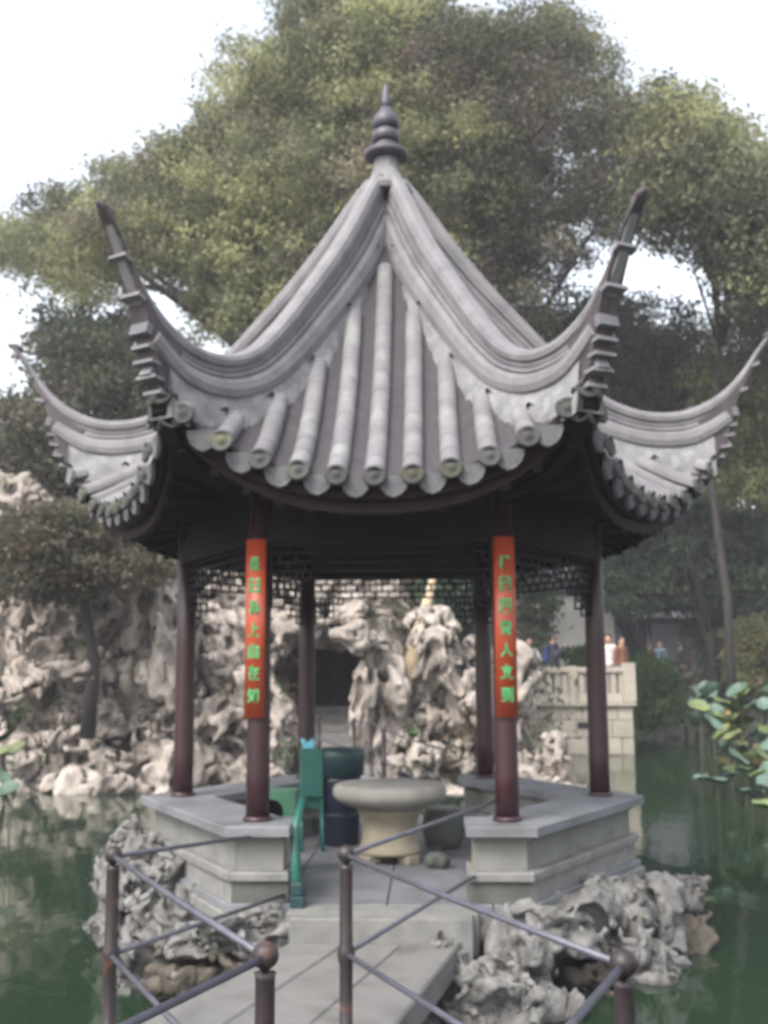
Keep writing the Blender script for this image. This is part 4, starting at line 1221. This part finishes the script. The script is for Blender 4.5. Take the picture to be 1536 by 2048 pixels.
# people (one continuous body, clothes as children)
def cap_sdf(P, a, b, ra, rb):
    a = np.array(a, np.float32); b = np.array(b, np.float32); ab = b - a; L2 = float(ab @ ab) + 1e-9
    t = np.clip(((P - a) @ ab) / L2, 0, 1)
    return np.linalg.norm(P - (a + t[..., None] * ab), axis=-1) - (ra + (rb - ra) * t)
def smin(a, b, k):
    h = np.clip(0.5 + 0.5 * (b - a) / k, 0, 1)
    return b * (1 - h) + a * h - k * h * (1 - h)
def person(label, loc, rz_, H, shirt, trousers, pose, hair_long=False, extra=None, res=.011, group='people on the terrace'):
    k = H / 1.70
    hipz, shz = .92, 1.40
    J = {}
    body = [((0, 0, .98), (0, 0, 1.15), .135, .115, 't'), ((0, 0, 1.15), (0, .01, 1.34), .115, .13, 't'), ((-.13, 0, 1.375), (.13, 0, 1.375), .062, .062, 't'), ((0, 0, 1.40), (0, .01, 1.50), .055, .048, 'h'),
            ((0, -.01, 1.555), (0, -.005, 1.625), .075, .088, 'h'), ((0, -.035, 1.525), (0, -.02, 1.57), .05, .07, 'h'), ((0, -.095, 1.585), (0, -.110, 1.565), .010, .014, 'h'),
            ((-.086, .0, 1.60), (-.090, .005, 1.57), .012, .010, 'h'), ((.086, .0, 1.60), (.090, .005, 1.57), .012, .010, 'h')]
    for s in (-1, 1):
        lx = .085 * s; st_ = pose.get('stride', 0) * s
        knee = (lx * 1.05, -.03 + st_ * .5, .50); ank = (lx * 1.1, .02 + st_, .09)
        body += [((lx, 0, .93), knee, .095, .060, 'l'), (knee, ank, .058, .038, 'l'), (ank, (ank[0], ank[1] - .16, .035), .036, .028, 'f')]
        sh = (.175 * s, 0, 1.375); el, wr = pose['arms'][0 if s < 0 else 1]
        body += [(sh, el, .050, .038, 'a'), (el, wr, .037, .025, 'a')]
        el_, wr_ = Vector(el), Vector(wr); d = (wr_ - el_).normalized(); side = d.cross(Vector((0, 1, 0))); side = side.normalized() if side.length > .1 else Vector((1, 0, 0))
        nrm = side.cross(d).normalized()
        palm = wr_ + d * .075
        body.append((wr_ + d * .02, palm, .026, .034, 'p'))
        for q, (o_, ln) in enumerate(((-.030, .062), (-.010, .076), (.010, .080), (.029, .070))):
            r0_ = palm + side * o_; m_ = r0_ + d * ln * .55 + nrm * .004; e_ = r0_ + d * ln + nrm * .022
            body += [(r0_, m_, .0095, .009, 'p'), (m_, e_, .009, .0075, 'p')]
        th0 = wr_ + d * .035 - side * .026; body += [(th0, th0 + d * .03 - side * .028, .0115, .010, 'p'), (th0 + d * .03 - side * .028, th0 + d * .062 - side * .030, .010, .008, 'p')]
    allp = np.array([p for c in body for p in (c[0], c[1])], np.float32)
    lo = allp.min(0) - .17; hi = allp.max(0) + .17; lo[2] = -.03
    n = np.ceil((hi - lo) / res).astype(int)
    g = [lo[i] + np.arange(n[i], dtype=np.float32) * res for i in range(3)]
    G = np.stack(np.meshgrid(*g, indexing='ij'), -1)
    def field(tags, infl=0.0, kk=.02, only=None):
        F_ = np.full(G.shape[:3], 1.0, np.float32)
        for a, b, ra, rb, tg in body:
            if tg not in tags: continue
            pad = max(ra, rb) + infl + .06
            lo_ = np.maximum(0, ((np.minimum(a, b) - pad - lo) / res).astype(int)); hi_ = np.minimum(n, ((np.maximum(a, b) + pad - lo) / res).astype(int) + 1)
            sl_ = tuple(slice(lo_[i], hi_[i]) for i in range(3))
            d = cap_sdf(G[sl_], a, b, ra + infl, rb + infl)
            F_[sl_] = smin(F_[sl_], d, kk if tg not in 'p' else .006)
        return F_
    root = thing('person', label, 'person', loc, rz_, group)
    def mk(name, F_, m):
        V, Q = surface_nets(F_, lo, res)
        if len(V): new_obj(name, np_mesh(name, V * k, Q, m, smooth=True), root)
    mk('body', field('thlfap'), M['skin'])
    Fs = field('ta', .016, .03)
    Z = G[..., 2]
    Fs = np.maximum(Fs, 0.90 - Z); Fs = np.maximum(Fs, Z - 1.445)
    mk('top', Fs, shirt)
    Fl = field('l', .014, .02); hipF = field('t', .006, .02); hipF = np.maximum(hipF, Z - 1.0); Fl = np.minimum(Fl, hipF); Fl = np.maximum(Fl, .085 - Z)
    mk('trousers', Fl, trousers)
    mk('shoes', np.maximum(field('f', .012), Z - .10), M['black'])
    Fh = cap_sdf(G, (0, .005, 1.595), (0, .01, 1.635), .094, .098)
    Fh = np.maximum(Fh, np.minimum(1.60 - Z + 0 * Z, -(G[..., 1] - .0)) )  # above the brow or behind the ears
    Fh = np.maximum(Fh, 1.50 - Z) if not hair_long else smin(np.maximum(Fh, 1.5 - Z), cap_sdf(G, (0, .06, 1.57), (0, .085, 1.38), .075, .06), .02)
    mk('hair', Fh, M['hair'])
    for s in (-1, 1):
        MB().lathe([(.001, -.010), (.009, -.005), (.010, 0), (.009, .005), (.001, .010)], 8).build('eye', M['black'], root, loc=(s * .032 * k, -.094 * k, 1.592 * k))
    MB().box(-.022, .022, -.004, .004, -.004, .004).build('mouth', M['cloth_pink'], root, loc=(0, -.088 * k, 1.528 * k))
    if extra: extra(root, k)
    return root
def cm(n, c, rough=.8): M[n] = mat(n, c, tuple(v * .75 for v in c), 8, rough, .1, 40); return M[n]
cm('cloth_pink', (.50, .22, .22)); cm('cloth_navy', (.020, .028, .065)); cm('cloth_white', (.72, .70, .68)); cm('cloth_dark', (.022, .022, .030)); cm('cloth_blue', (.035, .060, .30))
cm('cloth_red', (.20, .03, .03)); cm('cloth_paleblue', (.16, .24, .30)); cm('cloth_orange', (.17, .07, .045)); cm('cloth_cream', (.70, .62, .45)); cm('cloth_grey', (.15, .15, .17))
down = [((-.225, .02, 1.10), (-.225, -.08, .86)), ((.225, .02, 1.10), (.225, -.08, .86))]
fold = [((-.26, -.05, 1.13), (-.10, -.22, 1.12)), ((.26, -.05, 1.13), (.10, -.22, 1.12))]
phone = [((-.22, -.08, 1.12), (-.10, -.26, 1.33)), ((.22, .02, 1.10), (.225, -.08, .86))]
def backpack(root, k):
    bp_ = MB().box(-.14, .14, .13, .27, 1.0, 1.36).build('backpack', M['cloth_blue'], root, bevel=.05)
def vest(root, k):
    MB().box(-.13, .13, -.165, -.14, .98, 1.30).build('vest_front', M['cloth_navy'], root, bevel=.02)
def shoulder_bag(root, k):
    MB().box(-.29, -.19, -.10, .12, .86, 1.08).build('shoulder_bag', M['cloth_white'], root, bevel=.03)
def handbag(root, k):
    MB().box(.24, .30, -.12, .10, .92, 1.14).build('handbag', M['cloth_cream'], root, bevel=.03)
TZ = 1.165
person('person with long black hair in a white blouse and navy vest at the balustrade', (2.47, 27.6, TZ), rad(10), 1.60, M['cloth_white'], M['cloth_dark'], dict(arms=fold), True, vest)
person('person in a dark navy jacket with a blue backpack looking at a raised phone', (3.10, 27.7, TZ), rad(70), 1.72, M['cloth_navy'], M['cloth_dark'], dict(arms=phone), False, backpack)
person('person in a white shirt carrying a cream handbag right of the side column', (4.42, 27.4, TZ), rad(-20), 1.66, M['cloth_white'], M['cloth_grey'], dict(arms=down), False, handbag)
person('person in a rusty orange top at the right end of the terrace', (4.66, 27.0, TZ), rad(40), 1.60, M['cloth_orange'], M['cloth_dark'], dict(arms=down), True)
for lab, px, py, Y, top, rot in (('person in a red jacket on the far path under the dark trees', 1300, 1338, 42, 'cloth_red', 20), ('person in a pale blue shirt on the far path beside the red jacket', 1322, 1332, 42.5, 'cloth_paleblue', -30),
                             ('person in dark clothes standing tallest on the far path', 1362, 1335, 41.5, 'cloth_dark', 60)):
    w = at(px, py, Y)
    person(lab, (w.x, w.y, w.z - .75), rad(rot), 1.65, M[top], M['cloth_dark'], dict(arms=down), False, None, .016, 'people on the far path')

# ================================================================== WALLS AND BUILDINGS BEHIND
def wall_thing(label, xa, xb, y, z0, z1, th=.35, window=None):
    t = thing('garden_wall', label, 'wall', ((xa + xb) / 2, y, z0)); w = (xb - xa) / 2; h = z1 - z0
    if window:
        wx, wz, ww, wh = window
        mb = MB(); mb.box(-w, wx - ww, 0, th, 0, h); mb.box(wx + ww, w, 0, th, 0, h); mb.box(wx - ww + .001, wx + ww - .001, 0, th, 0, wz - wh); mb.box(wx - ww + .001, wx + ww - .001, 0, th, wz + wh, h)
        mb.build('wall_face', M['white'], t)
    else: MB().box(-w, w, 0, th, 0, h).build('wall_face', M['white'], t)
    n = int(w * 2 / .28)
    for sgn in (-1, 1):
        Mx = Matrix.Translation((0, th / 2, h + .20)) @ Matrix.Rotation(sgn * rad(-32), 4, 'X')
        mb = MB(); mb.box(-w - .1, w + .1, 0 if sgn > 0 else -.45, .45 if sgn > 0 else 0, -.03, 0, Mx)
        for i in range(n):
            x = -w + .14 + i * .28
            a = Mx @ Vector((x, 0, .03)); b_ = Mx @ Vector((x, .47 * sgn, .03))
            mb.tube([a, b_], .05, 6)
        tag(mb.build('coping_tiles', M['roofdark'], t), kind='stuff')
    MB().box(-w - .1, w + .1, th / 2 - .09, th / 2 + .09, h + .21, h + .36).build('coping_ridge', M['roofdark'], t)
    return t
wall_thing('white lime-washed wall beyond the terrace balustrade, lit behind the people', 3.2, 5.6, 33.5, .6, 4.3)
wall_thing('pale wall rising behind the central rockery beside the leaning trunk', -2.2, .35, 27.6, .5, 4.1)
hall = thing('garden_hall', 'dark timber garden hall with a grey tiled roof under the right-hand trees', 'hall', (11.5, 50, .9))
MB().box(-7, 7, .3, 6, 0, 3.6).build('hall_wall', M['beam'], hall)
for i in range(9): MB().lathe([(.14, 0), (.14, 3.4)], 12, (-6.8 + i * 1.7, -.6)).build('column', M['column'], hall)
for i in range(8):
    x = -5.95 + i * 1.7
    f_ = MB().box(x - .7, x + .7, .22, .28, .9, 3.1).build('window', M['cloth_grey'], hall)
mbr = MB()
mbr.add([(-8, -1.6, 3.3), (8, -1.6, 3.3), (7.4, 3, 6.0), (-7.4, 3, 6.0), (8, 7.6, 3.3), (-8, 7.6, 3.3)], [(0, 1, 2, 3), (3, 2, 4, 5), (0, 3, 5), (1, 4, 2), (0, 5, 4, 1)])
for i in range(40):
    x = -7.8 + i * .4; mbr.tube([(x, -1.65, 3.36), (x * .95, 0.8, 4.65), (x * .925, 3, 6.06)], .08, 6)
mbr.build('roof', M['roofdark'], hall)

# ================================================================== TREES
lf = M['leaf']
big = [(-40, 470), (30, 410), (100, 395), (190, 345), (250, 290), (310, 262), (370, 235), (410, 170), (425, 110), (470, 68), (520, 92), (535, 20), (600, -60), (760, -110), (900, -60), (950, 20), (1040, 40), (1130, 10),
       (1190, 85), (1240, 165), (1255, 260), (1290, 350), (1290, 480), (1210, 540), (1160, 500), (1110, 470), (1100, 560), (1130, 660), (1090, 760), (900, 820), (640, 800), (420, 720), (330, 660), (300, 720), (180, 690), (90, 640), (60, 590), (-30, 560)]
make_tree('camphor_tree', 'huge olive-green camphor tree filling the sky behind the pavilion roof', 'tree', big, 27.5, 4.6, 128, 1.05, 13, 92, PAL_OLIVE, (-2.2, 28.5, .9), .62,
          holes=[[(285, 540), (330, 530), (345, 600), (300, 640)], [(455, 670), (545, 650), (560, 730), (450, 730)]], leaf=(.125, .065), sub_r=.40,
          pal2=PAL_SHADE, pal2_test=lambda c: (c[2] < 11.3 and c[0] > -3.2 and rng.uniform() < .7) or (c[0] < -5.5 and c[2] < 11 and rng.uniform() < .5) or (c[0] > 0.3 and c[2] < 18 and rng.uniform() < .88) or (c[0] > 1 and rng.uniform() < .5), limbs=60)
make_tree('bushy_tree', 'dark brown-green tree hanging over the pond behind the left horn of the roof', 'tree',
          [(-60, 800), (40, 790), (70, 680), (120, 590), (290, 620), (350, 720), (400, 830), (380, 980), (250, 1000), (60, 1000), (-60, 1010)],
          24.5, 2.0, 40, .85, 10, 34, PAL_DARK, (-7.6, 25, .8), .20, leaf=(.17, .08), sub_r=.34, limbs=24, pal2=PAL_BROWN, pal2_test=lambda c: rng.uniform() < .35)
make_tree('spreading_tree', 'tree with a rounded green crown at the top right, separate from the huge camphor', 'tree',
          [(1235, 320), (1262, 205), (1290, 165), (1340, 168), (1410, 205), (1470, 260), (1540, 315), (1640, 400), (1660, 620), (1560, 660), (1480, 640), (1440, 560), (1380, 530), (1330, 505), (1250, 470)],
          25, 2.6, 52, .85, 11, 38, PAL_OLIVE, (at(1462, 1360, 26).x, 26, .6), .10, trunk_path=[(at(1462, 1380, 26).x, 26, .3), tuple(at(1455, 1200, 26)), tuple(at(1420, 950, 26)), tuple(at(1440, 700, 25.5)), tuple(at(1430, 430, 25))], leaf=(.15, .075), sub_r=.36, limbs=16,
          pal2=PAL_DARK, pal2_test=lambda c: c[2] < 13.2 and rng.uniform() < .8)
make_tree('round_tree', 'dark green round-headed tree between the two right-hand roof horns', 'tree',
          [(1130, 560), (1210, 560), (1290, 590), (1370, 610), (1420, 660), (1440, 760), (1400, 850), (1300, 900), (1180, 860), (1120, 760)],
          30, 2.0, 36, .9, 10, 34, PAL_DARK, (8.0, 31, .8), .15, leaf=(.15, .075), sub_r=.36, limbs=20)
make_tree('willow_tree', 'pale yellow-green tree at the right edge behind the upturned roof corner', 'tree',
          [(1385, 760), (1420, 670), (1470, 600), (1600, 580), (1680, 760), (1660, 1020), (1500, 1020), (1400, 980), (1380, 860)],
          28, 1.8, 44, .75, 9, 44, PAL_YEL, (10.8, 29, .7), .11, leaf=(.16, .05), sub_r=.40, limbs=16, droop=1.2)
make_tree('cedar_tree', 'teal-green layered tree over the far bank below the right eave', 'tree',
          [(1195, 1080), (1260, 980), (1330, 900), (1420, 860), (1560, 860), (1660, 1000), (1660, 1200), (1540, 1235), (1440, 1220), (1330, 1240), (1240, 1240), (1190, 1170)],
          33, 2.0, 74, .85, 10, 44, PAL_TEAL, (10.9, 33.5, .7), .13, holes=[[(1285, 975), (1345, 960), (1350, 1040), (1300, 1050)], [(1470, 930), (1530, 930), (1530, 1010), (1475, 1015)]], leaf=(.20, .075), sub_r=.40, limbs=26, zsq=.6, trunk_path=[(10.9, 33.5, 0.3), (10.75, 33.4, 3.0), (10.5, 33.3, 5.5), (11.2, 33.4, 8.2)])
make_tree('slender_tree', 'thin green tree standing in front of the white wall behind the terrace', 'tree',
          [(1040, 1130), (1080, 1120), (1110, 1180), (1105, 1260), (1085, 1310), (1045, 1310), (1030, 1220)],
          31, .7, 12, .42, 8, 30, PAL_GREEN + PAL_DARK, (3.3, 31, .8), .09, leaf=(.14, .06), sub_r=.25, limbs=8)
make_tree('leafy_tree', 'light leafy branches above the right side column and the people', 'tree',
          [(1110, 1090), (1200, 1060), (1290, 1040), (1330, 1150), (1270, 1230), (1200, 1240), (1130, 1210)],
          36, 1.4, 20, .6, 9, 30, PAL_YEL, (6.9, 36.5, .8), .16, leaf=(.17, .07), sub_r=.34, limbs=12)
make_tree('leaning_tree', 'small tree with a pale tan trunk leaning up out of the central rockery', 'tree',
          [(840, 1120), (900, 1090), (960, 1120), (960, 1220), (900, 1250), (850, 1180)],
          22.5, .9, 14, .42, 9, 30, PAL_TEAL, (.02 - .42, 20.4, 1.6), .13, leaf=(.13, .055), sub_r=.26, limbs=8, bark=M['palebark'],
          trunk_path=[tuple(at(815, 1370, 19.2)), tuple(at(832, 1290, 19.3)), tuple(at(850, 1220, 19.6)), tuple(at(868, 1150, 20.6)), tuple(at(890, 1130, 22.3))])
make_tree('old_tree', 'old brown-leaved tree with flat layered foliage growing before the left rockery', 'tree',
          [(-30, 1050), (40, 990), (130, 975), (230, 1010), (320, 1080), (350, 1150), (300, 1190), (200, 1180), (120, 1220), (30, 1200), (-40, 1150)],
          17.9, 1.1, 38, .42, 9, 40, PAL_BROWN, (-6.3, 18.4, .6), .11, leaf=(.11, .045), sub_r=.26, limbs=18, zsq=.6, trunk_path=[(-5.75, 18.3, .9), (-5.62, 18.1, 2.2), (-5.8, 18.0, 3.3), (-6.0, 17.9, 4.2)])
make_tree('shrub', 'yellow-green shrub on the right bank left of the lotus', 'shrub',
          [(1450, 1260), (1500, 1225), (1600, 1220), (1620, 1380), (1500, 1390), (1440, 1340)], 30, 1.0, 20, .45, 8, 30, PAL_YEL, (9.6, 30.2, .3), .06, leaf=(.15, .06), sub_r=.28, limbs=8)
make_tree('bright_bush', 'bright green trailing bush hanging to the water beside the terrace corner', 'bush',
          [(1245, 1320), (1290, 1305), (1350, 1350), (1375, 1400), (1365, 1450), (1250, 1455), (1258, 1400)], 33, .9, 26, .42, 9, 34, PAL_GREEN, (7.6, 33.3, .1), .05, leaf=(.16, .05), sub_r=.26, limbs=8, droop=1.5)
make_tree('terrace_shrub', 'low clipped green shrub standing before the white wall', 'shrub',
          [(1120, 1310), (1150, 1285), (1180, 1300), (1190, 1340), (1120, 1340)], 31.5, .4, 8, .25, 8, 26, PAL_GREEN, (4.6, 31.5, 1.17), .03, leaf=(.10, .05), sub_r=.16, limbs=4)
make_tree('bank_shrub', 'soft grey-green bush drooping over the far right bank before the dark hall', 'bush',
          [(1370, 1215), (1430, 1195), (1540, 1190), (1640, 1230), (1640, 1400), (1500, 1400), (1400, 1370), (1385, 1290)], 34.5, .9, 34, .5, 9, 30, PAL_TEAL + PAL_YEL, (10.4, 35, .4), .06, leaf=(.16, .06), sub_r=.32, limbs=8, droop=1.0)
# far belt of trees
rngb = np.random.default_rng(5)
def wood():
    Cs = []
    for i in range(620):
        x = rngb.uniform(-40, 60); y = rngb.uniform(56, 66); z = rngb.uniform(.5, 8.0 + 2 * math.sin(x * .3))
        Cs.append((x, y, z))
    Cs = np.array(Cs); n = 60
    P = np.repeat(Cs, n, axis=0) + rngb.normal(size=(len(Cs) * n, 3)) * (.9, .8, .8)
    cols = np.repeat(pick_cols(PAL_DARK + PAL_TEAL, len(Cs)), n, axis=0)
    return leaf_quads('far_wood', P, cols, lf, .55, .30)
tag(new_obj('far_wood', wood()), kind='stuff')
def wood2():
    P = []; cols = []
    Cs = np.stack([rngb.uniform(-16, 2.2, 260), rngb.uniform(22.5, 28, 260), rngb.uniform(0, 1, 260)], 1)
    Cs[:, 2] = np.array([max(.6, outline(x) - .1 + 1.6 * t) for x, y, t in Cs])
    n = 150
    P = np.repeat(Cs, n, axis=0) + rngb.normal(size=(len(Cs) * n, 3)) * (.45, .4, .35)
    cols = np.repeat(pick_cols(PAL_DARK + PAL_BROWN, len(Cs)), n, axis=0)
    return leaf_quads('hill_shrubs', P, cols, lf, .15, .07)
tag(new_obj('hill_shrubs', wood2()), kind='stuff')

# shrubs and moss in rockery crevices
def crevice():
    Cs = []
    for i in range(90):
        x = rngb.uniform(-9, 2); t = outline(x); z = rngb.uniform(.3, t)
        if -2.4 < x < -1.2 and z < 2.6: continue
        Cs.append((x, 18.55 + z * .34, z))
    Cs = np.array(Cs); n = 55
    P = np.repeat(Cs, n, axis=0) + rngb.normal(size=(len(Cs) * n, 3)) * (.14, .12, .10)
    cols = np.repeat(pick_cols(PAL_BROWN + PAL_DARK + PAL_GREEN, len(Cs)), n, axis=0)
    return leaf_quads('rockery_undergrowth', P, cols, lf, .10, .045)
tag(new_obj('rockery_undergrowth', crevice()), kind='stuff')

# ================================================================== LOTUS
def lotus_leaf(r, seed, cup=.25):
    rr_ = random.Random(seed); n = 20; vs = [(0, 0, -.10 * r)]; fs = []
    for j in range(1, 5):
        q = j / 4
        for k in range(n):
            an = 2 * PI * k / n
            rad_ = r * q * (1 + .07 * math.sin(an * 5 + seed) * q)
            vs.append((rad_ * math.cos(an), rad_ * math.sin(an), cup * r * q * q - .10 * r + .07 * r * q * math.sin(an * 4 + seed * 2)))
    for k in range(n): fs.append((0, 1 + k, 1 + (k + 1) % n))
    for j in range(3):
        for k in range(n):
            a = 1 + j * n + k; b_ = 1 + j * n + (k + 1) % n
            fs.append((a, a + n, b_ + n, b_))
    m = len(vs); vs += [(x, y, z - .012) for x, y, z in vs]; fs += [tuple(m + q for q in reversed(f)) for f in fs]
    return MB().add(vs, fs, True)
M['lotus'] = mat('blue green lotus leaf', (.085, .135, .105), (.050, .095, .068), 5, .6, .3, 14, rand=.25)
M['lotusyel'] = mat('yellowing lotus leaf', (.135, .160, .060), (.070, .110, .042), 4, .6, .3, 14, spots=(.19, .13, .06), spot_scale=4, rand=.25)
M['stalk'] = mat('lotus stalk', (.045, .065, .03), (.03, .045, .022), 8, .7)
def lotus(label, spec):
    x0_, y0_ = spec[0][0:2] if False else (0, 0)
    w0 = at(spec[0][0], spec[0][1], spec[0][2])
    base = Vector((w0.x, w0.y, 0)); t = thing('lotus_plant', label, 'lotus', base)
    for i, (px, py, Y, rp, kind, tilt) in enumerate(spec):
        w = at(px, py, Y); r = rp * Y / F_PX; z = max(.03, w.z)
        o = lotus_leaf(r, i + 3, .30 if z > .1 else .05).build('lotus_leaf', M['lotus'] if kind == 0 else M['lotusyel'], t, Vector((w.x, w.y, z)) - base, (rad(tilt), rad(rnd.uniform(-25, 25)), rnd.uniform(0, 6)))
        if z > .1:
            MB().tube([(w.x - base.x + rnd.uniform(-.1, .1), w.y - base.y, -.6), (w.x - base.x + .02, w.y - base.y, z * .5), (w.x - base.x, w.y - base.y, z - .10 * r)], .007, 6).build('stalk', M['stalk'], t)
rl_ = random.Random(21)
spec = []
for i in range(78):
    px = rl_.uniform(1395, 1560); py = rl_.uniform(1372, 1545) if px > 1445 else rl_.uniform(1378, 1450)
    spec.append((px, py, 18.5 - (py - 1372) * .012 + rl_.uniform(-.9, .9), rl_.uniform(13, 25), 0 if (py < 1420 and rl_.random() < .7) else 1 if rl_.random() < .7 else 0, rl_.uniform(15, 55)))
lotus('clump of blue-green and yellowing lotus leaves at the right edge of the pond', spec)
lotus('low lotus leaves floating on the water further right below the tall clump', [(1432, 1562, 14, 28, 0, 3), (1500, 1585, 13.5, 28, 0, 4), (1530, 1610, 13, 26, 1, 4), (1490, 1540, 14.5, 20, 1, 3), (1400, 1555, 14.5, 17, 0, 2), (1540, 1565, 14, 26, 0, 3), (1462, 1548, 14.6, 15, 0, 3), (1515, 1548, 14.3, 18, 1, 3)])
lotus('yellow-green lotus leaves cut by the left edge of the picture', [(8, 1475, 13.5, 30, 1, 30), (28, 1500, 13.2, 24, 1, 35), (-10, 1510, 13, 30, 1, 25), (15, 1580, 12.6, 26, 0, 30), (-5, 1555, 12.8, 26, 0, 30)])

# small crumpled bag on the floor (thing declared above)
gN = 26; gg = np.linspace(-1.2, 1.2, gN, dtype=np.float32); Xb, Yb, Zb = np.meshgrid(gg, gg, gg, indexing='ij')
db = np.sqrt(Xb ** 2 + (Yb / .7) ** 2 + (Zb / .62) ** 2) - .85 + .25 * vnoise(Xb * 2.2, Yb * 2.2, Zb * 2.2, 77)
db = np.maximum(db, -.5 - Zb)
Vb, Qb = surface_nets(db, (-1.2, -1.2, -1.2), 2.4 / (gN - 1)); Vb = Vb * .11; Vb[:, 2] += .056
new_obj('bag_body', np_mesh('bag_body', Vb, Qb, M['darkstone'], smooth=True), bg)
MB().tube([(-.04, 0, .09), (-.03, 0, .15), (.03, 0, .15), (.05, 0, .09)], .007, 6).build('bag_handle', M['black'], bg)
